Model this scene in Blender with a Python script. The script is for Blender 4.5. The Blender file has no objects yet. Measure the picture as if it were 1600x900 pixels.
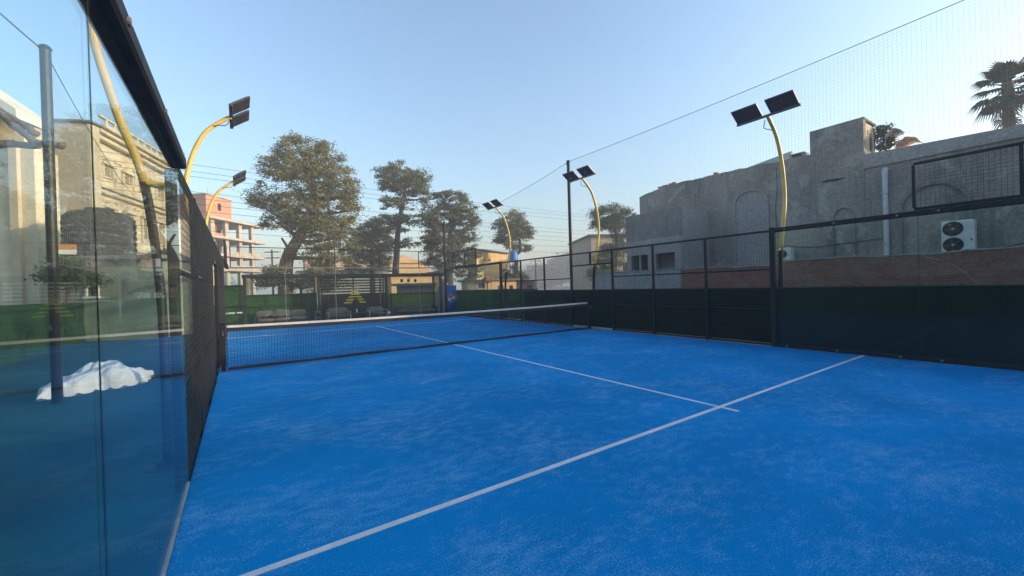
import bpy, math, random
import numpy as np
from mathutils import Vector, Matrix
random.seed(7); RNG = np.random.default_rng(7)
S = bpy.context.scene
COL = S.collection
R = math.radians

# ---------------------------------------------------------------- camera
CAM = np.array([.362, -9.481, 1.474]); YAW, PIT, ROL, FPX = .5948, -.0054, -.0293, 629.2
_f = np.array([math.sin(YAW)*math.cos(PIT), math.cos(YAW)*math.cos(PIT), math.sin(PIT)])
_r0 = np.array([math.cos(YAW), -math.sin(YAW), 0]); _u0 = np.cross(_r0, _f)
_r = _r0*math.cos(ROL) + _u0*math.sin(ROL); _u = _u0*math.cos(ROL) - _r0*math.sin(ROL)
cam = bpy.data.cameras.new('camera'); camo = bpy.data.objects.new('camera', cam); COL.objects.link(camo)
cam.sensor_width = 36; cam.lens = 36*FPX/1600; cam.clip_start = .05; cam.clip_end = 3000
camo.matrix_world = Matrix(((_r[0], _u[0], -_f[0], CAM[0]), (_r[1], _u[1], -_f[1], CAM[1]), (_r[2], _u[2], -_f[2], CAM[2]), (0, 0, 0, 1)))
S.camera = camo

# ---------------------------------------------------------------- sky, sun, exposure
SUN_AZ, SUN_EL = 130, 13.5            # azimuth clockwise from +Y
w = bpy.data.worlds.new('World'); S.world = w; w.use_nodes = True
nt = w.node_tree; nt.nodes.clear()
sky = nt.nodes.new('ShaderNodeTexSky'); sky.sky_type = 'NISHITA'; sky.sun_disc = False
sky.sun_elevation = R(SUN_EL); sky.sun_rotation = R(SUN_AZ)
sky.air_density = 1.3; sky.dust_density = 3.0; sky.ozone_density = 3.2; sky.altitude = 0
bg = nt.nodes.new('ShaderNodeBackground'); bg.inputs[1].default_value = .15
wo = nt.nodes.new('ShaderNodeOutputWorld')
nt.links.new(sky.outputs[0], bg.inputs[0]); nt.links.new(bg.outputs[0], wo.inputs[0])
sl = bpy.data.lights.new('sun', 'SUN'); so = bpy.data.objects.new('sun', sl); COL.objects.link(so)
sl.energy = 2.1; sl.angle = R(.6); sl.color = (1, .80, .58)
sd = Vector((math.sin(R(SUN_AZ))*math.cos(R(SUN_EL)), math.cos(R(SUN_AZ))*math.cos(R(SUN_EL)), math.sin(R(SUN_EL))))
so.rotation_euler = sd.to_track_quat('Z', 'Y').to_euler(); so.location = (30, -30, 40)
S.view_settings.view_transform = 'Standard'; S.view_settings.look = 'None'
S.view_settings.gamma = 1; S.view_settings.use_curve_mapping = False
S.view_settings.exposure = 1.46
S.render.engine = 'CYCLES'
S.cycles.use_denoising = True
S.cycles.max_bounces = 8; S.cycles.transparent_max_bounces = 32; S.cycles.volume_bounces = 0
S.cycles.sample_clamp_indirect = 6
HAZE = .0034

# ---------------------------------------------------------------- helpers
def ray(x, y): return _f + _r*(x-800)/FPX + _u*(450-y)/FPX
def at(x, y, dep): return CAM + ray(x, y)*dep                       # a point of the place at a given depth
def onX(x, y, X): d = ray(x, y); return CAM + d*(X-CAM[0])/d[0]
def onY(x, y, Y): d = ray(x, y); return CAM + d*(Y-CAM[1])/d[1]
OFF = {}
def tag(o, label=None, cat=None, group=None, kind=None):
    if label: o['label'] = label
    if cat: o['category'] = cat
    if group: o['group'] = group
    if kind: o['kind'] = kind
    return o
def thing(name, label, cat, loc=(0, 0, 0), rz=0, group=None, world=True):
    o = bpy.data.objects.new(name, None); COL.objects.link(o); o.empty_display_size = .2
    o.location = loc; o.rotation_euler = (0, 0, rz)
    OFF[o.name] = tuple(loc) if world else (0, 0, 0)
    return tag(o, label, cat, group)
class MB:
    def __init__(s): s.v = []; s.f = []
    def add(s, vs, fs):
        n = len(s.v); s.v += [tuple(map(float, p)) for p in vs]; s.f += [tuple(i+n for i in q) for q in fs]; return s
    def box(s, a, b):
        x0, y0, z0 = a; x1, y1, z1 = b
        return s.add([(x0,y0,z0),(x1,y0,z0),(x1,y1,z0),(x0,y1,z0),(x0,y0,z1),(x1,y0,z1),(x1,y1,z1),(x0,y1,z1)],
                     [(3,2,1,0),(4,5,6,7),(0,1,5,4),(1,2,6,5),(2,3,7,6),(3,0,4,7)])
    def obox(s, c, u, v, w_):            # centre and three half-axis vectors
        c, u, v, w_ = map(np.array, (c, u, v, w_)); P = []
        for sz in (-1, 1):
            for sx, sy in ((-1,-1),(1,-1),(1,1),(-1,1)): P.append(c+u*sx+v*sy+w_*sz)
        return s.add(P, [(3,2,1,0),(4,5,6,7),(0,1,5,4),(1,2,6,5),(2,3,7,6),(3,0,4,7)])
    def bbox(s, a, b, c=.01):            # box with chamfered edges
        a = np.array(a, float); b = np.array(b, float); ctr = (a+b)/2; h = (b-a)/2; c = min(c, h.min()*.9)
        V = []; idx = {}
        for sx in (-1, 1):
            for sy in (-1, 1):
                for sz in (-1, 1):
                    for k in range(3):
                        d = h.copy()
                        for j in range(3):
                            if j != k: d[j] -= c
                        idx[(sx, sy, sz, k)] = len(V); V.append(ctr+d*np.array((sx, sy, sz)))
        F = []
        g = lambda sx, sy, sz, k: idx[(sx, sy, sz, k)]
        for q in (-1, 1):
            F.append([g(q,-1,-1,0), g(q,1,-1,0), g(q,1,1,0), g(q,-1,1,0)][::q])
            F.append([g(-1,q,-1,1), g(-1,q,1,1), g(1,q,1,1), g(1,q,-1,1)][::q])
            F.append([g(-1,-1,q,2), g(1,-1,q,2), g(1,1,q,2), g(-1,1,q,2)][::q])
        for p in (-1, 1):
            for q in (-1, 1):
                F.append([g(p,q,-1,0), g(p,q,1,0), g(p,q,1,1), g(p,q,-1,1)][::-p*q])
                F.append([g(p,-1,q,0), g(p,1,q,0), g(p,1,q,2), g(p,-1,q,2)][::p*q])
                F.append([g(-1,p,q,1), g(1,p,q,1), g(1,p,q,2), g(-1,p,q,2)][::-p*q])
        for sx in (-1, 1):
            for sy in (-1, 1):
                for sz in (-1, 1):
                    t = [g(sx,sy,sz,0), g(sx,sy,sz,1), g(sx,sy,sz,2)]
                    F.append(t if sx*sy*sz > 0 else t[::-1])
        return s.add(V, F)
    def tube(s, pts, r, n=8, cap=True):
        pts = [np.array(p, float) for p in pts]; N = len(pts)
        rs = r if hasattr(r, '__len__') else [r]*N
        ring = []; up = None
        for i, p in enumerate(pts):
            t = pts[min(i+1, N-1)]-pts[max(i-1, 0)]; t = t/(np.linalg.norm(t)+1e-9)
            if up is None:
                up = np.array((0, 0, 1.)) if abs(t[2]) < .9 else np.array((1., 0, 0))
            a = np.cross(t, up); a /= np.linalg.norm(a)+1e-9; b = np.cross(a, t); up = b
            ring.append([p+rs[i]*(a*math.cos(k*2*math.pi/n+math.pi/n)+b*math.sin(k*2*math.pi/n+math.pi/n)) for k in range(n)])
        V = [q for g in ring for q in g]; F = []
        for i in range(N-1):
            for k in range(n):
                k2 = (k+1) % n; F.append((i*n+k, i*n+k2, (i+1)*n+k2, (i+1)*n+k))
        if cap: F.append(tuple(range(n))[::-1]); F.append(tuple((N-1)*n+k for k in range(n)))
        return s.add(V, F)
    def wire(s, p, q, r): return s.tube([p, q], r, 3, False)
    def lathe(s, c, prof, n=24):
        c = np.array(c, float); V = []; F = []
        for rr, z in prof:
            for k in range(n):
                a = 2*math.pi*k/n; V.append(c+np.array((rr*math.cos(a), rr*math.sin(a), z)))
        m = len(prof)
        for i in range(m-1):
            for k in range(n):
                k2 = (k+1) % n; F.append((i*n+k, i*n+k2, (i+1)*n+k2, (i+1)*n+k))
        F.append(tuple(range(n))[::-1]); F.append(tuple((m-1)*n+k for k in range(n)))
        return s.add(V, F)
    def prism(s, poly, ax, a, b):        # polygon in the two other axes, extruded along axis ax from a to b
        n = len(poly)
        def P(q, t):
            l = list(q); l.insert(ax, t); return l
        V = [P(q, a) for q in poly]+[P(q, b) for q in poly]
        F = [tuple(range(n))[::-1], tuple(range(n, 2*n))]+[(i, (i+1) % n, n+(i+1) % n, n+i) for i in range(n)]
        return s.add(V, F)
    def build(s, name, mat, parent=None, smooth=False, label=None, kind=None):
        me = bpy.data.meshes.new(name)
        p = parent
        while p is not None and p.parent is not None: p = p.parent
        o_ = OFF.get(p.name, (0, 0, 0)) if p is not None else (0, 0, 0)
        me.from_pydata([(x-o_[0], y-o_[1], z-o_[2]) for x, y, z in s.v], [], s.f)
        if smooth: me.shade_smooth()
        me.materials.append(M[mat] if isinstance(mat, str) else mat)
        me.update()
        o = bpy.data.objects.new(name, me); COL.objects.link(o)
        if parent is not None: o.parent = parent
        return tag(o, label, None, None, kind)
def copy_tree(o, parent=None):
    c = o.copy(); COL.objects.link(c); c.parent = parent
    if parent is None: OFF[c.name] = (0, 0, 0)
    for ch in o.children: copy_tree(ch, c)
    return c
def lin(h):
    c = [int(h[i:i+2], 16)/255 for i in (0, 2, 4)]
    return tuple(x/12.92 if x <= .04045 else ((x+.055)/1.055)**2.4 for x in c)

# ---------------------------------------------------------------- materials
M = {}
def node(nt, t, **kw):
    n = nt.nodes.new(t)
    for k, v in kw.items():
        if k.startswith('i_'): n.inputs[int(k[2:]) if k[2:].isdigit() else k[2:].replace('_', ' ')].default_value = v
        else: setattr(n, k, v)
    return n
def base(name, rough=.6, metal=0, spec=.4):
    m = bpy.data.materials.new(name); m.use_nodes = True; nt = m.node_tree
    b = nt.nodes['Principled BSDF']; b.inputs['Roughness'].default_value = rough; b.inputs['Metallic'].default_value = metal
    b.inputs['Specular IOR Level'].default_value = spec
    M[name] = m; return m, nt, b
def ramp(nt, src, stops):
    r = nt.nodes.new('ShaderNodeValToRGB'); e = r.color_ramp.elements
    while len(e) < len(stops): e.new(.5)
    for el, (p, c) in zip(e, stops): el.position = p; el.color = (*c, 1) if len(c) == 3 else c
    nt.links.new(src, r.inputs[0]); return r.outputs[0]
def noise(nt, co, scale, detail=4, rough=.55, dist=0):
    n = node(nt, 'ShaderNodeTexNoise'); n.inputs['Scale'].default_value = scale; n.inputs['Detail'].default_value = detail
    n.inputs['Roughness'].default_value = rough; n.inputs['Distortion'].default_value = dist
    nt.links.new(co, n.inputs['Vector']); return n.outputs[0]
def mapping(nt, scale=(1, 1, 1), rot=(0, 0, 0), src='Object'):
    t = node(nt, 'ShaderNodeTexCoord'); mp = node(nt, 'ShaderNodeMapping'); mp.inputs['Scale'].default_value = scale
    mp.inputs['Rotation'].default_value = rot
    nt.links.new(t.outputs[src], mp.inputs[0]); return mp.outputs[0]
def mixc(nt, f, a, b, mode='MIX'):
    n = node(nt, 'ShaderNodeMix', data_type='RGBA', blend_type=mode)
    for s, v in ((0, f), (6, a), (7, b)):
        if isinstance(v, (int, float)): n.inputs[s].default_value = v
        elif isinstance(v, tuple): n.inputs[s].default_value = (*v, 1)
        else: nt.links.new(v, n.inputs[s])
    return n.outputs[2]
def bump(nt, b, h, strength=.3, dist=.01):
    n = node(nt, 'ShaderNodeBump'); n.inputs['Strength'].default_value = strength; n.inputs['Distance'].default_value = dist
    nt.links.new(h, n.inputs['Height']); nt.links.new(n.outputs[0], b.inputs['Normal'])
def pm(name, c1, c2=None, scale=3, rough=.6, metal=0, spec=.4, bs=.15, bscale=None, stretch=(1, 1, 1), lo=.35, hi=.65):
    m, nt, b = base(name, rough, metal, spec)
    c2 = c2 or tuple(x*.75 for x in c1)
    co = mapping(nt, stretch)
    n1 = noise(nt, co, scale, 6, .62)
    nt.links.new(ramp(nt, n1, [(lo, c2), (hi, c1)]), b.inputs['Base Color'])
    n2 = noise(nt, co, bscale or scale*8, 4)
    if bs: bump(nt, b, n2, bs)
    rr = node(nt, 'ShaderNodeMapRange'); rr.inputs['To Min'].default_value = max(0, rough-.1); rr.inputs['To Max'].default_value = min(1, rough+.12)
    nt.links.new(n1, rr.inputs[0]); nt.links.new(rr.outputs[0], b.inputs['Roughness'])
    return m
pm('black_paint', (.009, .010, .012), (.015, .015, .017), 6, .6, 0, .25, .05)
pm('dark_frame', (.010, .014, .013), (.02, .024, .022), 5, .5, 0, .4, .05)
pm('wire', (.012, .013, .014), (.03, .03, .03), 4, .5, .0, .4, 0)
pm('net_twine', (.008, .012, .02), (.014, .018, .025), 4, .8, 0, .2, 0)
pm('sky_twine', (.30, .31, .32), (.36, .37, .38), 4, .8, 0, .2, 0)
pm('rope', (.12, .13, .14), None, 4, .8, 0, .2, 0)
pm('tape', (.62, .61, .58), (.50, .48, .44), 5, .7, 0, .3, .1)
pm('hem', (.03, .035, .045), None, 6, .8, 0, .2, .1)
pm('yellow_paint', (.70, .47, .10), (.58, .37, .07), 4, .38, 0, .5, .04)
pm('panel_black', (.02, .024, .035), (.03, .035, .045), 5, .25, 0, .5, 0)
pm('panel_back', (.05, .06, .085), (.07, .08, .1), 5, .4, .2, .5, .03)
pm('steel', (.26, .22, .17), (.16, .13, .10), 20, .5, .5, .5, .05)
pm('dull_rail', (.15, .145, .13), (.10, .10, .09), 5, .6, 0, .3, .08)
pm('galvanised', (.40, .41, .41), (.27, .28, .27), 5, .5, .4, .5, .08)
pm('kerb_concrete', (.36, .35, .33), (.24, .235, .22), 4, .85, 0, .3, .3)
pm('screen_cloth', (.005, .018, .010), (.0025, .009, .006), 2.2, .85, 0, .15, .25, 60)
pm('screen_green', (.018, .070, .026), (.010, .040, .016), 2.2, .85, 0, .15, .25, 60)
pm('grass_panel', (.034, .100, .028), (.015, .050, .015), 5, .85, 0, .2, .6, 120)
pm('tarp_olive', (.13, .19, .03), (.07, .11, .02), 2.5, .75, 0, .3, .3, 10)
pm('trunk', (.20, .14, .10), (.085, .062, .048), 3, .9, 0, .2, .6, 14, (1, 1, .3))
pm('dark_trunk', (.10, .085, .07), (.05, .042, .036), 3, .9, 0, .2, .6, 14, (1, 1, .3))
pm('white_paint', (.72, .71, .68), (.60, .58, .54), 4, .5, 0, .4, .05)
pm('ac_white', (.62, .64, .62), (.48, .49, .47), 3, .45, 0, .4, .03)
pm('pvc', (.50, .53, .57), (.42, .44, .47), 5, .45, 0, .4, .03)
pm('dark_hole', (.012, .012, .013), None, 4, .9, 0, .1, 0)
pm('window_dark', (.02, .023, .028), (.04, .045, .05), 4, .2, 0, .6, 0)
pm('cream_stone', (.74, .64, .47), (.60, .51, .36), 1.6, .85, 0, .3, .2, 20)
pm('cream_shadow', (.50, .43, .32), (.40, .33, .23), 1.6, .85, 0, .3, .2, 20)  # darker tone of the cream stone
pm('tan_plaster', (.62, .52, .38), (.50, .41, .29), .9, .9, 0, .2, .25, 14)
pm('white_plaster', (.70, .66, .57), (.56, .52, .44), 1.1, .9, 0, .2, .2, 14)
pm('yellow_wall', (.62, .44, .18), (.52, .36, .15), 1.2, .9, 0, .2, .15)
pm('orange_wall', (.62, .41, .22), (.52, .33, .17), 1.2, .9, 0, .2, .15)
pm('pink_wall', (.42, .19, .17), (.34, .14, .13), 1.2, .9, 0, .2, .15)
pm('peach_wall', (.50, .37, .29), (.40, .29, .22), 1.2, .9, 0, .2, .15)
pm('grey_wall', (.30, .30, .29), (.22, .22, .21), 1.2, .9, 0, .2, .2)
pm('glass_wall_grey', (.36, .40, .44), (.26, .30, .34), .8, .35, 0, .5, .05)
pm('raw_concrete', (.46, .41, .35), (.32, .28, .235), 1.5, .9, 0, .2, .3, 12)
pm('red_brick_far', (.40, .16, .105), (.30, .115, .075), 5, .9, 0, .2, .4, 18)
pm('pink_brick_far', (.46, .25, .17), (.37, .185, .125), 5, .9, 0, .2, .4, 18)
pm('roof_grey', (.19, .18, .17), (.12, .115, .11), 2, .8, 0, .3, .2)
pm('dark_roof', (.06, .055, .05), None, 2, .8, 0, .3, .1)
pm('blue_plastic', (.05, .22, .62), (.035, .16, .48), 3, .4, 0, .5, .03)
pm('red_paint', (.42, .03, .03), None, 3, .4, 0, .5, .03)
pm('fridge_blue', (.008, .075, .36), (.006, .06, .29), 3, .3, 0, .5, .02)
pm('fridge_grey', (.30, .32, .35), None, 3, .4, .3, .5, .02)
pm('logo_white', (.80, .80, .80), (.74, .74, .75), 3, .4, 0, .5, 0)
pm('logo_red', (.55, .03, .03), (.5, .025, .025), 3, .4, 0, .5, 0)
pm('logo_blue', (.01, .06, .32), (.01, .05, .28), 3, .4, 0, .5, 0)
pm('cushion', (.17, .15, .125), (.12, .105, .088), 4, .95, 0, .1, .5, 90)
pm('cushion_grey', (.115, .11, .10), (.08, .076, .07), 4, .95, 0, .1, .5, 90)
pm('blanket', (.02, .025, .03), None, 5, .95, 0, .1, .4)
pm('wood_arm', (.50, .33, .13), (.38, .24, .09), 6, .5, 0, .4, .1, 20, (1, 1, 6))
pm('ochre_frame', (.30, .21, .07), (.22, .15, .05), 5, .7, 0, .3, .1)
pm('yellow_print', (.75, .52, .02), (.62, .42, .02), 8, .5, 0, .4, .05)
pm('olive_print', (.26, .22, .06), (.20, .17, .05), 8, .5, 0, .4, .05)  # the yellow chevron print with shade put into its colour
pm('backing_blue', (.010, .016, .024), (.016, .024, .034), 3, .6, 0, .4, .08)
pm('tank_black', (.012, .012, .013), (.026, .025, .023), 2.4, .6, 0, .2, .1)
pm('timber', (.14, .095, .065), (.08, .055, .04), 5, .85, 0, .2, .4, 14)
pm('sheet_white', (.70, .74, .78), (.56, .60, .65), 2.2, .75, 0, .3, .25, 5)
pm('rust_sheet', (.62, .60, .56), (.42, .20, .09), 3, .6, 0, .3, .2, 8, lo=.42, hi=.6)
pm('pale_sheet', (.62, .65, .67), (.46, .47, .47), 3, .5, 0, .4, .1)
pm('sign_orange', (.62, .26, .05), None, 3, .5, 0, .4, 0)
pm('shed_green', (.34, .40, .30), (.26, .31, .23), 1.2, .9, 0, .2, .2)
pm('cable', (.03, .03, .032), None, 4, .7, 0, .3, 0)
pm('hose', (.22, .22, .18), (.16, .16, .13), 4, .7, 0, .3, 0)
pm('lamp_white', (.78, .78, .76), None, 4, .4, 0, .4, 0)

def m_turf():
    m, nt, b = base('blue_turf', .9, 0, .04)
    co = mapping(nt)
    big = noise(nt, co, .30, 5, .6, .3); patch = noise(nt, mapping(nt, (1, 1.5, 1), (0, 0, R(15))), .95, 7, .66, .5)
    mid = noise(nt, mapping(nt, (1, 1.7, 1), (0, 0, R(35))), 6.5, 5, .65); grain = noise(nt, co, 75, 3, .7); fibre = noise(nt, co, 150, 2, .7)
    def add(a, b_, k):
        n_ = node(nt, 'ShaderNodeMath', operation='MULTIPLY_ADD'); nt.links.new(b_, n_.inputs[0]); n_.inputs[1].default_value = k
        if isinstance(a, float): n_.inputs[2].default_value = a
        else: nt.links.new(a, n_.inputs[2])
        return n_.outputs[0]
    base_c = mixc(nt, ramp(nt, big, [(.35, (0, 0, 0)), (.66, (1, 1, 1))]), (.0002, .165, .42), (.0005, .235, .59))
    # sand caught in the pile: speckle of the grain, gathered in worn patches
    v = add(add(add(-1.24, patch, 1.05), mid, 1.0), grain, 1.45)
    sand = ramp(nt, v, [(.52, (0, 0, 0)), (.92, (.72,)*3)])
    c = mixc(nt, sand, base_c, (.15, .37, .64))
    c = mixc(nt, 1.0, c, ramp(nt, fibre, [(.30, (.62,)*3), (.72, (1.32,)*3)]), 'MULTIPLY')
    nt.links.new(c, b.inputs['Base Color'])
    bump(nt, b, grain, .5, .008)
m_turf()
def m_line():
    m, nt, b = base('line_white', .85, 0, .12)
    co = mapping(nt); fine = noise(nt, co, 150, 3, .7); mid = noise(nt, co, 5, 5)
    c = mixc(nt, ramp(nt, mid, [(.4, (0, 0, 0)), (.8, (.5,)*3)]), (.62, .66, .70), (.30, .42, .58))
    nt.links.new(mixc(nt, 1, c, ramp(nt, fine, [(.3, (.7,)*3), (.7, (1.15,)*3)]), 'MULTIPLY'), b.inputs['Base Color']); bump(nt, b, fine, .5, .005)
m_line()
def m_ground():
    m, nt, b = base('ground', .95, 0, .1)
    co = mapping(nt); a = noise(nt, co, .05, 6); c = noise(nt, co, 2, 8, .7)
    col = mixc(nt, ramp(nt, a, [(.4, (0, 0, 0)), (.6, (1, 1, 1))]), (.20, .165, .12), (.11, .115, .065))
    nt.links.new(mixc(nt, 1, col, ramp(nt, c, [(.3, (.7,)*3), (.7, (1.2,)*3)]), 'MULTIPLY'), b.inputs['Base Color']); bump(nt, b, c, .5, .03)
m_ground()
def m_surround():
    m, nt, b = base('dark_turf', .9, 0, .12)
    co = mapping(nt); a = noise(nt, co, .6, 6); f = noise(nt, co, 120, 3)
    col = ramp(nt, a, [(.35, (.008, .062, .070)), (.68, (.020, .115, .120))])
    nt.links.new(mixc(nt, 1, col, ramp(nt, f, [(.3, (.6,)*3), (.7, (1.3,)*3)]), 'MULTIPLY'), b.inputs['Base Color']); bump(nt, b, f, .6, .006)
m_surround()
def m_plaster(name, c1, c2, cs, cd, sc=1.0):       # weathered cement plaster: patches, stains, drip streaks
    m, nt, b = base(name, .92, 0, .2)
    co = mapping(nt); st = mapping(nt, (2.0, 2.0, .28))
    a = noise(nt, co, .45*sc, 8, .65, .6); p = noise(nt, co, .9*sc, 3, .5, 1.2); s = noise(nt, st, 1.1*sc, 6, .65); f = noise(nt, co, 9*sc, 8, .7)
    col = ramp(nt, a, [(.32, c2), (.62, c1)])
    col = mixc(nt, ramp(nt, p, [(.57, (0, 0, 0)), (.62, (.7,)*3)]), col, cs)
    col = mixc(nt, ramp(nt, s, [(.52, (0, 0, 0)), (.72, (.55,)*3)]), col, cd)
    col = mixc(nt, 1, col, ramp(nt, f, [(.3, (.6,)*3), (.7, (1.28,)*3)]), 'MULTIPLY')
    nt.links.new(col, b.inputs['Base Color']); bump(nt, b, f, .6, .04)
m_plaster('cement', (.29, .27, .235), (.155, .146, .131), (.35, .33, .292), (.05, .048, .046))
m_plaster('cement_rough', (.21, .205, .195), (.14, .138, .132), (.25, .245, .235), (.09, .088, .085), 1.6)
m_plaster('cement_smooth', (.30, .295, .285), (.255, .25, .24), (.33, .325, .31), (.20, .195, .19))
m_plaster('cement_blue', (.27, .28, .285), (.22, .23, .235), (.30, .31, .315), (.17, .175, .18))
def m_brick():
    m, nt, b = base('brick', .92, 0, .15)
    t = node(nt, 'ShaderNodeTexCoord'); sp = node(nt, 'ShaderNodeSeparateXYZ'); cb = node(nt, 'ShaderNodeCombineXYZ')
    nt.links.new(t.outputs['Object'], sp.inputs[0]); nt.links.new(sp.outputs[1], cb.inputs[0]); nt.links.new(sp.outputs[2], cb.inputs[1])
    br = node(nt, 'ShaderNodeTexBrick'); br.inputs['Scale'].default_value = 1
    br.inputs['Brick Width'].default_value = .24; br.inputs['Row Height'].default_value = .085; br.inputs['Mortar Size'].default_value = .012
    br.inputs['Color1'].default_value = (.27, .095, .062, 1); br.inputs['Color2'].default_value = (.16, .055, .04, 1); br.inputs['Mortar'].default_value = (.15, .125, .10, 1)
    nt.links.new(cb.outputs[0], br.inputs['Vector'])
    co = mapping(nt); a = noise(nt, co, .7, 7, .7, .8); f = noise(nt, co, 14, 6, .7)
    col = mixc(nt, ramp(nt, a, [(.52, (0, 0, 0)), (.68, (.6,)*3)]), br.outputs[0], (.235, .175, .135))
    col = mixc(nt, 1, col, ramp(nt, f, [(.3, (.65,)*3), (.7, (1.25,)*3)]), 'MULTIPLY')
    nt.links.new(col, b.inputs['Base Color'])
    h = node(nt, 'ShaderNodeMath', operation='SUBTRACT'); nt.links.new(f, h.inputs[0]); nt.links.new(br.outputs[1], h.inputs[1])
    bump(nt, b, h.outputs[0], .8, .02)
m_brick()
def m_glass():
    m = bpy.data.materials.new('court_glass'); m.use_nodes = True; nt = m.node_tree; nt.nodes.clear(); M['court_glass'] = m
    g = node(nt, 'ShaderNodeNewGeometry'); d = node(nt, 'ShaderNodeVectorMath', operation='DOT_PRODUCT')
    nt.links.new(g.outputs['Normal'], d.inputs[0]); nt.links.new(g.outputs['Incoming'], d.inputs[1])
    ab = node(nt, 'ShaderNodeMath', operation='ABSOLUTE'); nt.links.new(d.outputs['Value'], ab.inputs[0])
    om = node(nt, 'ShaderNodeMath', operation='SUBTRACT'); om.inputs[0].default_value = 1; nt.links.new(ab.outputs[0], om.inputs[1])
    pw = node(nt, 'ShaderNodeMath', operation='POWER'); nt.links.new(om.outputs[0], pw.inputs[0]); pw.inputs[1].default_value = 5
    mr = node(nt, 'ShaderNodeMapRange'); mr.inputs['To Min'].default_value = .013; mr.inputs['To Max'].default_value = .52
    nt.links.new(pw.outputs[0], mr.inputs[0])
    tr = node(nt, 'ShaderNodeBsdfTransparent'); tr.inputs[0].default_value = (.90, .95, .935, 1)
    gl = node(nt, 'ShaderNodeBsdfGlossy'); gl.inputs['Roughness'].default_value = 0.0; gl.inputs[0].default_value = (1, 1, 1, 1)
    # a film of dust on the pane
    co = mapping(nt); n1 = noise(nt, co, .8, 6, .7)
    df = node(nt, 'ShaderNodeBsdfDiffuse'); df.inputs[0].default_value = (.45, .47, .45, 1)
    ms = node(nt, 'ShaderNodeMixShader'); nt.links.new(mr.outputs[0], ms.inputs[0]); nt.links.new(tr.outputs[0], ms.inputs[1]); nt.links.new(gl.outputs[0], ms.inputs[2])
    m2 = node(nt, 'ShaderNodeMixShader'); nt.links.new(ramp(nt, n1, [(.4, (.001,)*3), (.75, (.010,)*3)]), m2.inputs[0]); nt.links.new(ms.outputs[0], m2.inputs[1]); nt.links.new(df.outputs[0], m2.inputs[2])
    o = node(nt, 'ShaderNodeOutputMaterial'); nt.links.new(m2.outputs[0], o.inputs[0])
m_glass()
def m_leaf(name, c1, c2, trans=.25):
    m, nt, b = base(name, .55, 0, .35)
    a = node(nt, 'ShaderNodeAttribute'); a.attribute_name = 'tint'
    col = ramp(nt, a.outputs['Fac'], [(0, c1), (1, c2)])
    nt.links.new(col, b.inputs['Base Color'])
    t = node(nt, 'ShaderNodeBsdfTranslucent'); nt.links.new(col, t.inputs[0])
    ms = node(nt, 'ShaderNodeMixShader'); ms.inputs[0].default_value = trans
    nt.links.new(b.outputs[0], ms.inputs[1]); nt.links.new(t.outputs[0], ms.inputs[2])
    nt.links.new(ms.outputs[0], nt.nodes['Material Output'].inputs[0])
m_leaf('leaf_olive', (.052, .068, .022), (.275, .258, .085))
m_leaf('leaf_dark', (.042, .056, .026), (.20, .192, .078))
m_leaf('leaf_green', (.03, .06, .015), (.085, .125, .03))
m_leaf('leaf_grey', (.065, .085, .04), (.19, .205, .095))
m_leaf('leaf_palm', (.03, .045, .025), (.08, .10, .045))

# ================================================================ SETTING
W = 9.864; L = 9.95; GL = -.05
def struct(name, mb, mat, parent=None, kind='structure'):
    o = mb.build(name, mat, parent)
    if parent is None: o['kind'] = kind
    return o
n = 48; rad = 620
struct('ground', MB().add([(rad*math.cos(2*math.pi*k/n), rad*math.sin(2*math.pi*k/n), GL-.03) for k in range(n)], [tuple(range(n))]), 'ground')
struct('surround_turf', MB().add([(-9, -14, GL), (12.8, -14, GL), (12.8, 16, GL), (-9, 16, GL)], [(0, 1, 2, 3)]), 'dark_turf')
court = struct('court_turf', MB().box((0, -L, -.09), (W, L, 0)), 'blue_turf')
for sy in (-1, 1):
    MB().box((.01, sy*6.95-.025, -.002), (W-.01, sy*6.95+.025, .004)).build('service_line', 'line_white', court)
MB().box((W/2-.025, -7.16, -.002), (W/2+.025, -6.98, .0035)).build('centre_line', 'line_white', court)
MB().box((W/2-.025, -6.92, -.002), (W/2+.025, 6.92, .0035)).build('centre_line', 'line_white', court)
MB().box((W/2-.025, 6.98, -.002), (W/2+.025, 7.16, .0035)).build('centre_line', 'line_white', court)
for x0, x1, nm in ((W+.02, W+.26, 'kerb'),):
    mb = MB()
    for i in range(12):
        a = -L+i*2*L/12; mb.bbox((x0, a+.004, -.09), (x1, a+2*L/12-.004, .055 if x0 > 0 else -.012), .012)
    struct(nm, mb, 'kerb_concrete')

# ================================================================ COURT: net, fences, glass
def zt(x): return .875-.04*(1-((x-W/2)/(W/2))**2)
nr = thing('court_net', 'black mesh net with a white top tape stretched across the blue court', 'net', (W/2, 0, 0))
XA, XB = .14, W-.14
NS = 40
tp = MB()
xs = np.linspace(XA, XB, NS+1)
for i in range(NS):
    a, b = xs[i], xs[i+1]; za, zb = zt(a), zt(b)
    tp.add([(a,-.014,za-.045),(b,-.014,zb-.045),(b,-.012,zb),(a,-.012,za),(a,.014,za-.045),(b,.014,zb-.045),(b,.012,zb),(a,.012,za)],
           [(0,1,2,3),(5,4,7,6),(3,2,6,7),(1,0,4,5)])
tp.build('top_tape', 'tape', nr)
hm = MB()
for i in range(NS):
    a, b = xs[i], xs[i+1]
    hm.box((a, -.01, .012), (b, .01, .06+.006*math.sin(a*3)))
hm.build('bottom_hem', 'hem', nr)
ub = MB()
for i in range(NS):
    a, b = xs[i], xs[i+1]
    ub.add([(a,0,zt(a)-.12),(b,0,zt(b)-.12),(b,0,zt(b)-.046),(a,0,zt(a)-.046)], [(0,1,2,3)])
ub.build('tape_lining', 'hem', nr)  # dark strip just below the tape
nm = MB(); pit = .052
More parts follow.
